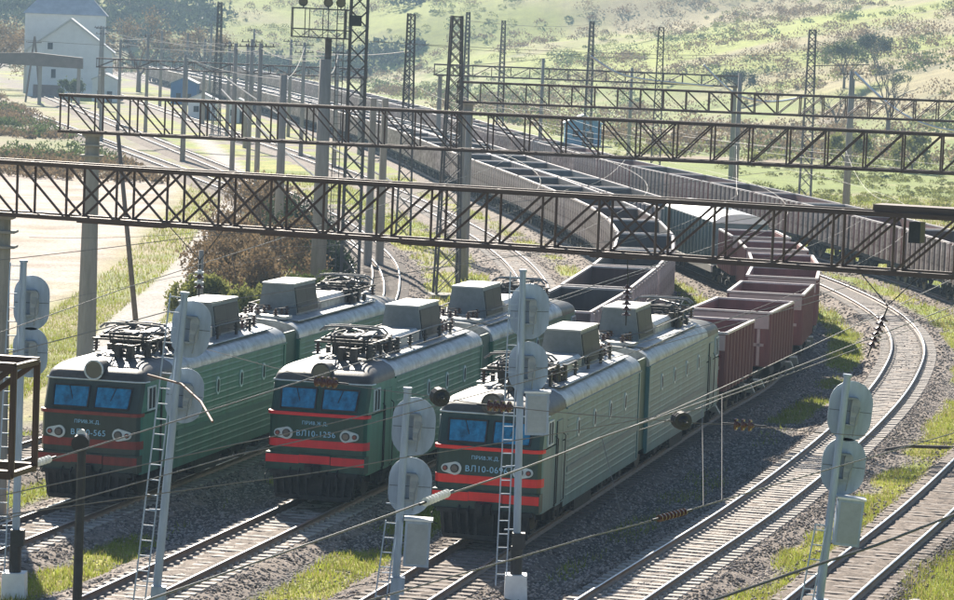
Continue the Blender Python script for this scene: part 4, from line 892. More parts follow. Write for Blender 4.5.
wire('lower wire of the pair crossing the two red striped noses', extend([(-7.3, 55.9, 6.2), (-4.5, 64.0, 6.2), (-1.7, 71.1, 6.2), (2.1, 82.1, 6.2)], 10, 30), .016, .03)
wire('low wire passing under the noses of the left and middle locomotives', extend([(-7.6, 55.4, 6.2), (-4.2, 60.0, 6.2), (-1.5, 64.1, 6.2), (.2, 66.9, 6.2)], 8, 10), .014, .03)
wE = [(-2.9, 43.8, 7.4), (-.6, 50.3, 7.4), (2.3, 59.0, 7.4), (9.1, 79.5, 7.4), (13.5, 93.4, 7.4)]
wire('bearer wire rising across the right locomotive side', extend(wE, 12, 25), .020, .04)
wF = [(-1.0, 50.2, 6.0), (2.2, 56.6, 6.0), (5.0, 62.1, 6.0), (10.9, 74.2, 6.0)]
wire('contact wire with hangers in front of the shaded ground right of the locomotives', extend(wF, 10, 30), .018, .02)
for i_, (a, b) in enumerate([((2.35, 59.2, 7.38), (2.75, 57.7, 6.0)), ((4.6, 66.0, 7.37), (4.35, 60.8, 6.0)), ((5.1, 67.4, 7.37), (4.75, 61.6, 6.0))]):
    wire(f'{ORD[i_]} thin hanger from the left between the bearer and contact wires', [a, b], .008, .0, group='hangers')
wire('cross span wire carrying insulators over the right locomotive nose', [(-8.5, 83, 6.75), (-3.3, 74.0, 6.6), (-.75, 71.8, 6.6), (.6, 70.9, 6.55), (3.5, 69.2, 6.6), (5.7, 68.8, 6.6), (8.2, 67.7, 6.6), (15, 64, 6.7)], .012, .02)
wire('upper of the two wires passing in front of the tipper wagons', extend([(2.7, 68.8, 6.2), (5.4, 77.6, 6.2), (11.2, 98.7, 6.2)], 0, 40), .018, .03)
wire('lower of the two wires passing in front of the tipper wagons', extend([(3.6, 70.5, 6.2), (5.8, 77.3, 6.2), (9.9, 89.6, 6.2)], 0, 30), .016, .03)
wire('wire over the bare field at the left rising to the second gantry', extend([(-10.5, 72.7, 7.6), (-9.2, 84.7, 7.6), (-5.7, 115.7, 7.6)], 15, 40), .016, .05)
wire('nearly level wire over the pale field at the left', extend([(-11.7, 80.7, 8.6), (-8.4, 89.8, 8.6), (-4.6, 101.0, 8.6)], 10, 60), .014, .05)
wire('wire crossing the left locomotive roof', extend([(-9.5, 66.0, 7.8), (-6.9, 78.4, 7.8), (-.3, 97.3, 7.8)], 10, 40), .016, .05)
# contact wires over each track, gantry to gantry
for nm, p in (('left', T1), ('middle', T2), ('right', T3), ('empty', T4)):
    pts = []
    for y in np.arange(86, 352, 5.0): q = p.at(p.s_at_y(y)); pts.append((q[0], q[1], 6.35))
    wire(f'contact wire following the {nm} track' if nm != 'empty' else 'contact wire following the empty curved track', pts, .009, .0)
    pts = []
    for y in (93, 136, 200, 275, 350): q = p.at(p.s_at_y(y)); pts.append((q[0], q[1], 8.3))
    wire(f'bearer wire above the {nm} track' if nm != 'empty' else 'bearer wire above the empty curved track', pts, .009, .7)
for k_, (a, b, lab) in enumerate([((-22.3, 280, 10.0), (-5.2, 210, 4.6), 'upper of two thick dark cables slanting down in the middle of the yard'), ((-22.3, 280, 8.8), (-9.6, 208, 4.4), 'lower of two thick dark cables slanting down in the middle of the yard')]):
    wire(lab, [a, b], .07, .3, M_BLACK, 'slanting dark cables')
for lab, pts in (('white cable bundle hanging from the pole at the upper right', [(33.7, 303, 12.2), (36.2, 301, 9.8), (39.1, 300, 8.0), (43.2, 300, 7.2), (52, 300, 7.0)]), ('white cable bundle hanging left of the dark lattice mast', [(20.3, 310, 12.3), (23.4, 310, 9.6), (26.7, 311, 9.0), (31.0, 316, 9.7)]), ('white cable bundle hanging right of the slim middle mast', [(10.3, 330, 12.6), (13.3, 330, 10.8), (16.4, 330, 10.4), (22.7, 330, 10.0)])):
    p2 = Path([(q[0], q[2]) for q in pts], .3); yy_ = np.interp(p2.p[:, 0], [q[0] for q in pts], [q[1] for q in pts]); o = MB().tube([(a_[0], b_, a_[1]) for a_, b_ in zip(p2.p, yy_)], .12, 6).build('overhead_wire', M_WIREB); tag(o, lab, 'cable', 'white cable bundles')
LN = ['running left from the second yard pole out of the picture', 'from the second yard pole to the tall slim pole', 'from the tall slim pole to the lamp column', 'from the leftmost yard pole to the post above the bushes', 'from the pole left of the dark lattice mast to that mast', 'from the top of the tall tapering mast to a far slim mast', 'from the slim middle mast to the white cable left of the dark mast', 'from the mast left of the tall one across to the right', 'from the floodlight mast to the dark lattice mast', 'from the right edge to the third gantry', 'from the right edge to the wagons below the third gantry', 'from the tall tapering mast to the slim middle mast', 'from the top of the dark lattice mast to the right edge', 'from the pole by the white house into the yard', 'low over the meadow at the right edge', 'at the far gantry of the upper middle', 'between the two far gantries', 'from the far pole nearest the white house into the yard']
for i_, (a, b) in enumerate([((-46, 300, 12.4), (-23.1, 304.8, 12.2)), ((-23.1, 304.8, 12.2), (-17.6, 258, 12.6)), ((-17.6, 258, 12.6), (-9.4, 186, 12.6)), ((-31.7, 349, 10.6), (-13, 213, 11.0)), ((22.7, 295.5, 11.5), (31.0, 316.5, 13.5)), ((-1.75, 185.5, 15.2), (11.7, 373, 15.9)), ((15.6, 298, 13.4), (20.3, 310, 13.0)), ((-5.4, 233, 13.5), (22, 330, 12.8)), ((-7.2, 186, 13.8), (31, 316, 13.6)), ((36, 140, 9.2), (9.4, 200, 9.0)), ((38, 132, 9.2), (15.1, 182, 8.6)), ((-1.7, 185, 12.6), (15.6, 298, 14.6)), ((31, 316, 15.7), (62, 330, 13.0)), ((-55, 560, 11.5), (-23.4, 330, 12.4)), ((45, 250, 9.5), (28, 200, 9.6)), ((2, 402, 14), (27, 352, 12)), ((-22, 390, 9.4), (6, 352, 10.9)), ((-40, 470, 11.5), (-23.4, 330, 11.8))]):
    wire('thin line ' + LN[i_], [a, b], .022 if a[1] > 180 else .016, .35, group='thin lines between yard masts')
for i_, (a, b) in enumerate([((-44, 430, 12), (-15.5, 345, 11.5)), ((-50, 452, 11), (-20.5, 372, 12)), ((-58, 500, 12.5), (-33, 425, 11.6)), ((-63, 540, 12.5), (-44, 430, 12)), ((-33, 425, 11.5), (-15.5, 345, 11.6)), ((-26, 440, 12), (-5.4, 233, 13)), ((-38, 540, 13), (-26, 440, 12)), ((-20.5, 372, 12), (-13, 213, 11)), ((-15.5, 345, 11.5), (-9, 186, 12)), ((-50, 600, 13), (-38, 540, 13))]):
    wire(f'{ORD[i_]} of the long lines running through the far poles at upper left', [a, b], .03, .8, group='long lines through the far poles')
# insulator strings, discs and the rusty registration arm
def insulator(loc, axis, n, rad, label, m=M_INS, white=False):
    t = thing('insulator_string', label, 'insulator', loc, 0, 'insulators in the wires'); a = Vector(axis).normalized()
    MB().tube([-a * (n * .075 + .25), a * (n * .075 + .25)], .022, 6).build('rod', M_BLACK, t)
    for i in range(n):
        c = a * ((i - (n - 1) / 2) * .15); MB().cyl(c - a * .045, c + a * .0, rad, rad * .92, 12).cyl(c, c + a * .06, rad * .6, rad * .3, 12).build('disc', M_WHITE if white and i % 2 else m, t)
    return t
insulator((-7.2, 82.0, 6.62), (.8, -.6, 0), 2, .24, 'black round insulator in front of the tall ladder signal', M_BLACK)
insulator((-.72, 71.8, 6.6), (.2, -1, 0), 3, .21, 'black disc insulator just left of the right locomotive searchlight', M_BLACK)
insulator((4.4, 69.0, 6.62), (.2, -1, 0), 3, .20, 'black round insulator in front of the right locomotive rear section', M_BLACK)
insulator((-3.3, 73.9, 6.6), (1, -.5, 0), 4, .13, 'dark insulator in front of the middle locomotive windscreen')
insulator((.6, 70.9, 6.55), (1, -.4, 0), 4, .13, 'dark insulator over the right locomotive windscreen')
insulator((5.7, 68.8, 6.6), (1, -.3, 0), 3, .13, 'small insulator over the ground right of the tipper wagons')
insulator((-.5, 50.6, 7.4), (.3, 1, 0), 8, .07, 'long insulator in the wire below the cabinet signal', M_WHITE)
insulator((3.7, 59.4, 6.0), (.47, .88, 0), 8, .07, 'long brown insulator in the contact wire over the shaded ground')
insulator((-7.3, 55.9, 7.0), (.25, 1, 0), 5, .07, 'pale insulator at the left end of the long crossing wire', M_WHITE)
insulator((-8.25, 97.6, 6.95), (0, 0, 1), 4, .15, 'red and white insulator hanging left below the nearest gantry', M_INS, True)
insulator((4.14, 91.0, 7.35), (0, 0, 1), 6, .13, 'hanging insulator string below the nearest gantry above the right locomotive')
insulator((10.62, 87.0, 7.1), (.35, 0, 1), 6, .15, 'slanting insulator string hanging over the empty curved track')
wire('left hanger of the V holding the red and white insulator', [(-9.1, 96.3, 8.6), (-8.25, 97.6, 7.5)], .02, 0, M_BLACK, 'gantry hangers'); wire('right hanger of the V holding the red and white insulator', [(-7.4, 95.4, 8.6), (-8.25, 97.6, 7.5)], .02, 0, M_BLACK, 'gantry hangers')
wire('left hanger of the V above the slanting insulator string', [(10.2, 88.4, 8.6), (10.85, 87, 7.8)], .02, 0, M_BLACK, 'gantry hangers'); wire('right hanger of the V above the slanting insulator string', [(11.7, 87.3, 8.6), (10.85, 87, 7.8)], .02, 0, M_BLACK, 'gantry hangers')
wire('short hanger over the string above the right locomotive', [(4.1, 90.9, 8.6), (4.14, 91, 7.9)], .02, 0, M_BLACK, 'gantry hangers')
o = MB().tube([(-7.5, 75.6, 6.42), (-6.6, 74.3, 6.38), (-6.0, 72.5, 6.2), (-5.55, 70.2, 6.05)], .026, 8).build('registration_arm', mat('rusty_orange_tube', (.17, .085, .05), .7, .1, .3, 6)); tag(o, 'rusty orange registration arm in front of the left locomotive side', 'arm')
o = MB().tube(cat([(3.5, 64.8, 3.1), (4.9, 67.5, 3.0), (7.4, 72.4, 3.0), (9.6, 76.6, 3.0), (16.5, 90.5, 3.2)], .0), .035, 8).build('cable', M_BLACK); tag(o, 'thick black cable crossing in front of the lower right track', 'cable')
o = MB().tube([(14.9, 121, -.25), (16.3, 122.5, -.2), (18.2, 122.8, -.22)], .07, 7).build('steel_rod', M_RUST); tag(o, 'rusty bent rod lying in the gravel between the empty tracks', 'rod')

# ------------------------------------------------------------------ buildings
M_WALL = mat('white_render', (.72, .73, .72), .85, 0, .08, .6); M_SLATE = mat('grey_sheet_roof', (.50, .50, .49), .6, .1, .2, .5); M_BRICKB = mat('brown_base', (.22, .15, .12), .9, 0, .2, 1)
hx, hy = -76.0, 604.0; hz_ = zt(hx, hy)
t = thing('house', 'large white gabled house with a grey roof at the upper left', 'house', (hx, hy, hz_), .10)
wl = 7.7
MB().prism([(-wl, -.8), (wl, -.8), (wl, 8.4), (0, 14.0), (-wl, 8.4)], 'y', 0, 15).build('wall', M_WALL, t)
MB().prism([(-wl - .5, 8.05), (0, 14.05), (wl + .5, 8.05), (wl + .5, 8.35), (0, 14.4), (-wl - .5, 8.35)], 'y', -.5, 15.4).build('roof', M_SLATE, t)
MB().box((-4, -.06, .8), (5.0, .12, 2.6)).build('brown_base', M_BRICKB, t)
for x, z, a, b in ((-3.6, 9.2, .9, 1.2), (-2.9, 4.2, .8, 1.6)):
    wn = MB().box((x, -.05, z), (a, .10, b)).build('window', M_DKIN, t); MB().box((x, -.08, z - b / 2 - .08), (a + .3, .2, .12)).build('sill', M_WALL, wn)
t = thing('house', 'taller white block with a hipped grey roof behind the gabled house', 'house', (hx - 4.2, hy + 26, hz_), .10)
MB().box((0, 0, 7.0), (15.0, 11, 16)).build('wall', M_WALL, t)
MB().add([(-8, -6, 15), (8, -6, 15), (8, 6, 15), (-8, 6, 15), (-4.6, 0, 18.6), (4.6, 0, 18.6)], [(0, 1, 5, 4), (1, 2, 5), (2, 3, 4, 5), (3, 0, 4), (3, 2, 1, 0)]).build('roof', M_SLATE, t)
def hut(x, y, a, b, h, label, wallm, roofm, rz=0.0, name='hut'):
    t = thing(name, label, 'hut', (x, y, zt(x, y) - .1), rz)
    MB().prism([(-a / 2, -.3), (a / 2, -.3), (a / 2, h), (0, h + a * .22), (-a / 2, h)], 'y', -b / 2, b / 2).build('wall', wallm, t)
    MB().prism([(-a / 2 - .25, h - .08), (0, h + a * .22 + .02), (a / 2 + .25, h - .08), (a / 2 + .25, h + .08), (0, h + a * .22 + .2), (-a / 2 - .25, h + .08)], 'y', -b / 2 - .25, b / 2 + .25).build('roof', roofm, t)
    d = MB().box((a * .2, -b / 2 - .03, 1.0), (.9, .08, 2.0)).build('door', M_DKIN, t); MB().box((-a * .2, -b / 2 - .03, 1.6), (.8, .08, .9)).build('window', M_DKIN, t)
hut(-67.0, 585, 4.4, 5, 4.0, 'small white annex with a pitched roof right of the white house', M_WALL, M_SLATE)
hut(-43.0, 505, 4.2, 4, 3.0, 'white hut by the tracks left of the far yard poles', M_WALL, M_SLATE)
hut(-36.5, 492, 3.6, 4, 2.8, 'second white hut by the tracks, nearer the wagons', M_WALL, M_SLATE)
hut(13.6, 455, 5.0, 4, 3.0, 'blue hut seen through the second gantry', mat('blue_paint', (.12, .30, .48), .6, 0, .1, 1), mat('blue_roof', (.16, .33, .48), .5, 0, .1, 1))
hut(-53.5, 590, 4.6, 6, 3.8, 'blue wagon-like hut right of the white house', mat('deep_blue_paint', (.05, .16, .36), .6, 0, .1, 1), M_SLATE)
t = thing('pipe_gallery', 'elevated brown pipe gallery on posts in front of the white house', 'gallery', (-75.0, 548, zt(-75, 548)), .02)
MB().prism([(-8, 6.6), (8.2, 6.2), (8.2, 8.0), (0, 8.6), (-8, 8.2)], 'y', -.8, .8).build('duct', mat('brown_duct', (.17, .14, .115), .8, 0, .2, .8), t)
for x in (-6.5, 1.2, 7.6): bar(t, 'post', (x, 0, -.5), (x, 0, 6.8), .55, .55, M_CONC)

# ------------------------------------------------------------------ vegetation
def quads(C_, size, up_bias=0.0, rng=RNG):
    n = len(C_); a = rng.normal(size=(n, 3)); a /= np.linalg.norm(a, axis=1)[:, None]; b = rng.normal(size=(n, 3)); b -= (a * b).sum(1)[:, None] * a; b /= np.linalg.norm(b, axis=1)[:, None]
    if up_bias: a[:, 2] = np.abs(a[:, 2]) + up_bias; a /= np.linalg.norm(a, axis=1)[:, None]; b -= (a * b).sum(1)[:, None] * a; b /= np.linalg.norm(b, axis=1)[:, None]
    s_ = (size if np.ndim(size) else np.full(n, size))[:, None] * rng.uniform(.6, 1.3, (n, 1))
    V = np.stack([C_ - b * s_ * .45, C_ + a * s_ * .5 - b * s_ * .1, C_ + a * s_, C_ + b * s_ * .45], 1); return V.reshape(-1, 3), np.arange(n * 4).reshape(n, 4)
LEAF = {'dry': leaf_mat('dry_brush', (.21, .15, .085), .5, .3), 'green': leaf_mat('bush_green', (.085, .115, .035), .55, .35), 'yellow': leaf_mat('yellow_green_brush', (.19, .20, .06), .45, .4), 'dark': leaf_mat('dark_green_scrub', (.05, .07, .035), .5, .25), 'rust': leaf_mat('rusty_leaves', (.28, .15, .06), .5, .35)}
M_BARK = mat('grey_bark', (.13, .105, .085), .9, 0, .3, 3, .3)
def clump_points(n, rx, ry, rz, lumps, rng):
    cs = rng.uniform(-1, 1, (lumps, 3)) * np.array([rx * .7, ry * .7, rz * .45]) + np.array([0, 0, rz * .55]); k = rng.integers(0, lumps, n)
    p = rng.normal(size=(n, 3)); p /= np.linalg.norm(p, axis=1)[:, None]; p *= rng.uniform(.35, 1, (n, 1)) ** .5
    p = cs[k] + p * np.array([rx, ry, rz]) * (.36 + .2 * rng.random((n, 1))); p[:, 2] = np.abs(p[:, 2]); return p
def bush(x, y, rx, rz, kind, label, group, n=2600, leaf=.16, seed=0, upb=.6):
    rng = np.random.default_rng(seed + 100); t = thing('bush', label, 'bush', (x, y, zt(x, y) - .15), 0, group)
    V, F = quads(clump_points(n, rx, rx, rz, 9, rng), leaf, upb, rng); me = bpy.data.meshes.new('foliage'); big_mesh(me, V, F); me.materials.append(LEAF[kind]); link('foliage', me, t)
    m = MB()
    for i in range(9):
        a = rng.uniform(0, 6.28); q = rng.uniform(.2, .8) * rx; m.tube([(0, 0, 0), (.4 * q * math.cos(a), .4 * q * math.sin(a), rz * .4), (q * math.cos(a), q * math.sin(a), rz * rng.uniform(.7, 1.1))], .03, 4)
    m.build('stems', M_BARK, t); return t
def branches(m, p, d, L_, r, depth, rng, tips):
    e = p + d * L_; m.cyl(p, e, r, r * .68, 6 if depth > 2 else 4, False)
    if depth == 0: tips.append(e); return
    for i in range(rng.integers(2, 4) if depth > 1 else 3):
        nd = (d + Vector(rng.normal(size=3)) * .42 + Vector((0, 0, .12))).normalized(); branches(m, e - d * (L_ * rng.uniform(0, .25)), nd, L_ * rng.uniform(.62, .86), r * .62, depth - 1, rng, tips)
def tree(x, y, H, label, kind=None, seed=0, spread=1.0, leaves=1600, leaf=.35, group='trees on the hillside', r0=None):
    rng = np.random.default_rng(seed + 500); z0 = zt(x, y) - .2; t = thing('tree', label, 'tree', (x, y, z0), 0, group); m = MB(); tips = []
    r0 = r0 or H * .022; m.cyl((0, 0, 0), (0, 0, H * .22), r0 * 1.25, r0, 8); trunk = m.build('trunk', M_BARK, t); m = MB()
    for i in range(4):
        a = i * 1.57 + rng.uniform(0, 1); branches(m, Vector((0, 0, H * (.17 + .04 * i))), Vector((.55 * spread * math.cos(a), .55 * spread * math.sin(a), 1)).normalized(), H * .21, r0 * .62, 4, rng, tips)
    m.build('limbs', M_BARK, t)
    if kind:
        T_ = np.array([tuple(q) for q in tips]); P_ = T_[rng.integers(0, len(T_), leaves)] + rng.normal(size=(leaves, 3)) * H * .045
        V, F = quads(P_, leaf, .2, rng); me = bpy.data.meshes.new('crown'); big_mesh(me, V, F); me.materials.append(LEAF[kind]); link('crown', me, t)
    return t
# thicket behind the left locomotive
bs = [(-12.6, 176, 2.3, 2.4, 'dry'), (-15.0, 186, 2.4, 2.2, 'dry'), (-11.4, 190, 2.6, 2.9, 'dry'), (-14.6, 203, 2.7, 2.8, 'dry'), (-10.8, 206, 2.4, 3.0, 'dark'), (-12.4, 221, 2.8, 3.2, 'dark'), (-16.2, 224, 2.6, 2.6, 'dry'), (-9.3, 196, 1.9, 2.2, 'dark'), (-15.8, 242, 3.0, 3.0, 'dry'), (-17.6, 262, 3.0, 2.4, 'dry'), (-14.4, 170, 1.6, 1.6, 'yellow'), (-11.2, 168, 1.7, 1.5, 'yellow'), (-9.2, 178, 1.5, 1.3, 'green')]
blab = ['dry brown bush nearest the left locomotive roof box', 'dry brown bush nearest the dirt footpath and leaning pole', 'tall dry bush at the middle of the thicket', 'dry brown bush left of the concrete post in the thicket', 'dark bush right beside the concrete post in the thicket', 'largest dark bush, behind the concrete post', 'dry bush at the back of the thicket along the footpath', 'dark bush at the foot of the lamp column', 'dry bush second from the back of the thicket', 'rearmost dry bush of the thicket', 'low yellow-green bush left behind the left locomotive roof', 'low yellow-green bush right behind the left locomotive roof', 'small green bush beside the roof box of the left locomotive']
for i_, (x, y, rx, rz_, kd) in enumerate(bs): bush(x, y, rx, rz_, kd, blab[i_], 'bushes of the thicket', 3400, .20, i_)
# individual trees
for a in [(63.5, 520, 14.5, 'large bare grey tree at the upper right beside the cable pole', None, 1, 1.5), (58.0, 545, 10, 'smaller bare tree left of the large bare one', None, 2, 1.1), (83, 560, 8.5, 'rusty orange leaved tree at the right edge', 'rust', 3, 1.2), (66, 610, 10, 'green tree on the hillside above the bare trees', 'green', 4, 1.1), (75, 640, 9, 'dark green tree at the top edge right', 'dark', 5, 1.1), (49, 640, 8, 'small dark tree at the top edge above the third gantry', 'dark', 6, 1.0),
          (-86, 640, 15, 'tall brownish tree left of the white house', 'dry', 7, 1.2), (-92, 615, 13, 'brown tree at the left edge behind the pipe gallery', 'dry', 8, 1.2), (-70, 668, 19, 'tall brownish tree rising behind the white house', 'dry', 9, 1.2), (-58, 690, 16, 'brownish tree right of the house roof', 'dry', 10, 1.2), (-71.5, 572, 5.0, 'small green tree in front of the white house', 'green', 11, 1.5), (-98, 660, 17, 'tall tree at the top left corner', 'dry', 12, 1.2), (43, 390, 6.0, 'pale green shrub tree at the right under the second gantry', 'yellow', 13, 1.4), (52, 400, 5.5, 'pale green shrub tree nearest the right edge', 'yellow', 14, 1.4)]:
    tree(a[0], a[1], a[2], a[3], a[4], a[5], a[6], 2600 if a[4] in ('dry', 'green', 'dark') else 1800, .34)
# scrub masses on the hillside and the left bank
def scrub(name, label, N, pts_fn, kind, size, leaf, per, seed):
    rng = np.random.default_rng(seed); P_ = pts_fn(rng, N); V_ = []
    Z = terrain(P_[:, 0], P_[:, 1]); sz = size * rng.uniform(.5, 1.5, len(P_)); C_ = rng.normal(size=(len(P_), per, 3)); C_ /= np.linalg.norm(C_, axis=2)[:, :, None]; C_ *= rng.uniform(.3, 1, (len(P_), per, 1)) ** .5
    C_ = C_ * sz[:, None, None] * np.array([1.15, 1.15, .7]); C_[:, :, 2] = np.abs(C_[:, :, 2]) * 1.2
    C_ += np.stack([P_[:, 0], P_[:, 1], Z], 1)[:, None, :]; V, F = quads(C_.reshape(-1, 3), leaf, .5, rng)
    me = bpy.data.meshes.new(name); big_mesh(me, V, F); me.materials.append(LEAF[kind]); o = stuff(link(name, me)); tag(o, label, 'scrub'); return o
def hill_pts(seed, lo, hi, thr):
    def f(rng, N):
        Y = rng.uniform(lo, hi, N * 6); X = Y * rng.uniform(-.17, .17, N * 6); e = path_dist(T5, X, Y); nz = vnoise(X, Y, 40, seed, 3); ok = ((e > 24) & (nz > thr)) | ((Y > 880) & (nz > thr - .05)); P_ = np.stack([X, Y], 1)[ok]; return P_[:N]
    return f
scrub('hillside_scrub', 'dark green scrub scattered over the hillside', 330, hill_pts(61, 430, 1150, .57), 'green', 2.4, .45, 90, 1)
scrub('hillside_scrub', 'dry brown scrub covering parts of the hillside', 1500, hill_pts(62, 400, 1100, .50), 'dry', 2.4, .45, 70, 2)
scrub('hillside_scrub', 'yellow-green low scrub on the hillside', 900, hill_pts(63, 380, 1000, .48), 'yellow', 1.3, .4, 50, 3)
def left_pts(rng, N):
    Y = rng.uniform(300, 620, N * 6); X = Y * rng.uniform(-.17, -.07, N * 6); nz = vnoise(X, Y, 25, 71, 3); ok = (path_dist(T0, X, Y) < -9) & (nz > .45); return np.stack([X, Y], 1)[ok][:N]
scrub('bank_scrub', 'dry brown scrub on the bank below the white house', 700, left_pts, 'dry', 1.1, .32, 60, 4)
def left2(rng, N):
    Y = rng.uniform(330, 640, N * 6); X = Y * rng.uniform(-.17, -.07, N * 6); nz = vnoise(X, Y, 30, 72, 3); ok = (path_dist(T0, X, Y) < -10) & (nz > .56); return np.stack([X, Y], 1)[ok][:N]
scrub('bank_scrub', 'green scrub on the bank around the white house', 300, left2, 'green', 1.2, .32, 60, 5)
def meadow_pts(rng, N):
    Y = rng.uniform(215, 430, N * 8); X = Y * rng.uniform(.03, .16, N * 8); e = path_dist(T5, X, Y); nz = vnoise(X, Y, 12, 73, 3); ok = (e > 6) & (nz > .5); return np.stack([X, Y], 1)[ok][:N]
scrub('meadow_weeds', 'pale weeds in the meadow beyond the far right train', 900, meadow_pts, 'yellow', .45, .18, 40, 6)
def back_wood(rng, N):
    Y = rng.uniform(905, 1150, N * 3); X = Y * rng.uniform(-.17, .0, N * 3); nz = vnoise(X, Y, 60, 74, 3); return np.stack([X, Y], 1)[nz > .5][:N]
scrub('distant_wood', 'blue-grey wood on the far hill at upper left', 700, back_wood, 'dark', 4.2, 1.3, 60, 7)

# grass blades and loose stones near the camera
def near_dmin(X, Y): return np.min([np.abs(path_dist(t_, X, Y)) for t_ in TRACKS if t_ is not T00], axis=0)
def blades(N, y0, y1, hgt, wid, label, kind, seed, x0=-26, x1=36):
    rng = np.random.default_rng(seed); Y = rng.uniform(y0, y1, N); X = rng.uniform(-.155 * Y, .165 * Y); dm = near_dmin(X, Y); g = grass_mask(X, Y, dm); eL_ = -path_dist(T0, X, Y); dp = path_dist(FOOTPATH, X, Y)
    g = np.where((eL_ > 3.5) & (Y > 100), np.where(((dp > -4.5) | (Y < 120)) & (np.abs(dp) > 1.2), .7, 0), g)
    d5_ = np.abs(path_dist(T5, X, Y)); keep = (rng.random(N) < g * .95) & (np.where(d5_ <= dm + 1e-6, dm + .65, dm) > 1.75); X, Y = X[keep], Y[keep]; n = len(X); dmk = dm[keep]; Z = np.maximum(terrain(X, Y), np.interp(dmk, [1.2, 1.75, 2.3], [-.26, -.4, -.7])); h = hgt * rng.uniform(.4, 1.4, n) * (.5 + vnoise(X, Y, 2.5, 88, 2)); a = rng.uniform(0, 6.283, n); ln = rng.uniform(.1, .8, n) * h; b = rng.uniform(0, 6.283, n); w_ = wid * rng.uniform(.6, 1.4, n)
    P0 = np.stack([X - w_ * np.cos(a), Y - w_ * np.sin(a), Z - .03], 1); P1 = np.stack([X + w_ * np.cos(a), Y + w_ * np.sin(a), Z - .03], 1); P2 = np.stack([X + ln * np.cos(b), Y + ln * np.sin(b), Z + h], 1)
    V = np.stack([P0, P1, P2], 1).reshape(-1, 3); F = np.arange(3 * n).reshape(n, 3); me = bpy.data.meshes.new('grass'); big_mesh(me, V, F); me.materials.append(LEAF[kind]); tag(stuff(link('grass', me)), label, 'grass')
LEAF['grass'] = leaf_mat('grass_green', (.24, .275, .04), .35, .45); LEAF['drygrass'] = leaf_mat('grass_dry', (.31, .27, .11), .35, .4)
blades(380000, 78, 175, .15, .020, 'short green grass between the tracks', 'grass', 11)
blades(150000, 78, 175, .18, .016, 'dry yellow grass between the tracks', 'drygrass', 12)
blades(90000, 175, 330, .26, .035, 'grass along the tracks farther back', 'grass', 13)
blades(60000, 175, 330, .30, .03, 'dry grass along the tracks farther back', 'drygrass', 14)
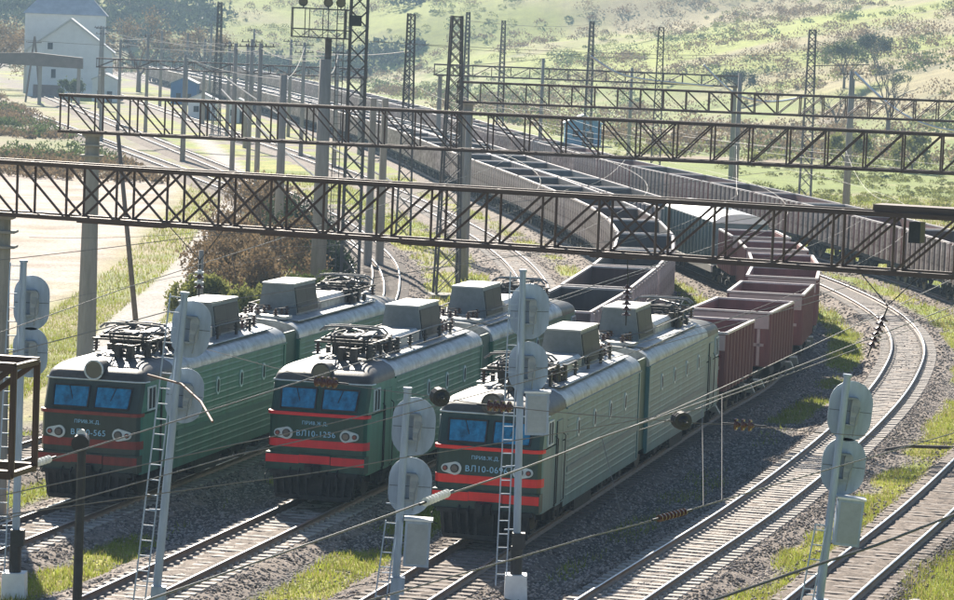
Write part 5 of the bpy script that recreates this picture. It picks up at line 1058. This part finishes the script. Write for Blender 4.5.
def stones(N, y0, y1, smin, smax, m, label, seed, on):
    rng = np.random.default_rng(seed); Y = rng.uniform(y0, y1, N); X = rng.uniform(-.155 * Y, .165 * Y); dm = near_dmin(X, Y); g = grass_mask(X, Y, dm); keep = ((dm < 3.4) if on else (dm > 2.0)) & (rng.random(N) > g * .9); X, Y, dm = X[keep], Y[keep], dm[keep]; n = len(X)
    Z = np.where(dm < 1.75, -.235, np.interp(dm, [1.75, 2.3, 2.75], [-.25, -.44, -.62])); Z = np.maximum(Z, terrain(X, Y)); s_ = rng.uniform(smin, smax, n); base = np.array([(1, 0, 0), (0, 1, 0), (-1, 0, 0), (0, -1, 0), (0, 0, .8), (0, 0, -.8)], float)
    J = base[None] * (1 + .45 * (rng.random((n, 6, 3)) - .5)) + .25 * (rng.random((n, 6, 3)) - .5); an = rng.uniform(0, 6.283, n); c_, s2 = np.cos(an)[:, None], np.sin(an)[:, None]; x_ = J[:, :, 0] * c_ - J[:, :, 1] * s2; y_ = J[:, :, 0] * s2 + J[:, :, 1] * c_
    V = np.stack([x_ * s_[:, None] + X[:, None], y_ * s_[:, None] + Y[:, None], J[:, :, 2] * s_[:, None] * .8 + Z[:, None]], 2).reshape(-1, 3)
    f = np.array([(0, 1, 4), (1, 2, 4), (2, 3, 4), (3, 0, 4), (1, 0, 5), (2, 1, 5), (3, 2, 5), (0, 3, 5)]); F = (f[None] + 6 * np.arange(n)[:, None, None]).reshape(-1, 3); me = bpy.data.meshes.new('loose_stones'); big_mesh(me, V, F); me.materials.append(m); tag(stuff(link('loose_stones', me)), label, 'gravel')
M_ST1 = mat('stone_light', (.37, .315, .275), .95, 0, .4, 9); M_ST2 = mat('stone_dark', (.14, .12, .105), .95, 0, .4, 9)
stones(80000, 80, 150, .03, .07, M_ST1, 'pale ballast stones along the tracks', 21, True)
stones(80000, 80, 150, .03, .07, M_ST2, 'dark ballast stones along the tracks', 22, True)
stones(30000, 150, 250, .05, .11, M_ST1, 'pale stones along the tracks farther back', 24, True)
stones(30000, 150, 250, .05, .11, M_ST2, 'dark stones along the tracks farther back', 25, True)
stones(9000, 80, 140, .02, .07, M_ST1, 'stones strewn over the ground between the tracks', 23, False)
# boulders near the tracks
for i_, (x, y, s_, lab) in enumerate([(-1.05, 84.3, .30, 'pale rock beside the footing of the tall signal'), (-5.6, 82.5, .26, 'pale rock in the grass between middle and right tracks'), (12.2, 88.6, .25, 'white rock in the grass at the lower right')]):
    rng = np.random.default_rng(i_); m = MB().cyl((0, 0, -.1), (0, 0, s_ * .5), s_, s_ * .6, 7); m.v = [(a + rng.uniform(-.06, .06), b + rng.uniform(-.06, .06), c + rng.uniform(-.05, .05)) for a, b, c in m.v]; o = m.build('rock', mat('pale_rock', (.55, .52, .48), .9, 0, .2, 5, .3), loc=(x, y, zt(x, y))); tag(o, lab, 'rock')

# ------------------------------------------------------------------ haze
m = bpy.data.materials.new('haze_air'); m.use_nodes = True; n = m.node_tree; n.nodes.remove(n.nodes['Principled BSDF']); pv = n.nodes.new('ShaderNodeVolumePrincipled')
pv.inputs['Color'].default_value = (.58, .80, 1.0, 1); pv.inputs['Density'].default_value = HAZE_DENSITY; pv.inputs['Anisotropy'].default_value = 0.0; n.links.new(pv.outputs[0], n.nodes['Material Output'].inputs['Volume'])
o = MB().box((50, 675, 27.5), (2100, 2250, 57)).build('haze', m); stuff(o); tag(o, 'pale blue haze filling the valley', 'haze')
print('objects', len(bpy.data.objects))
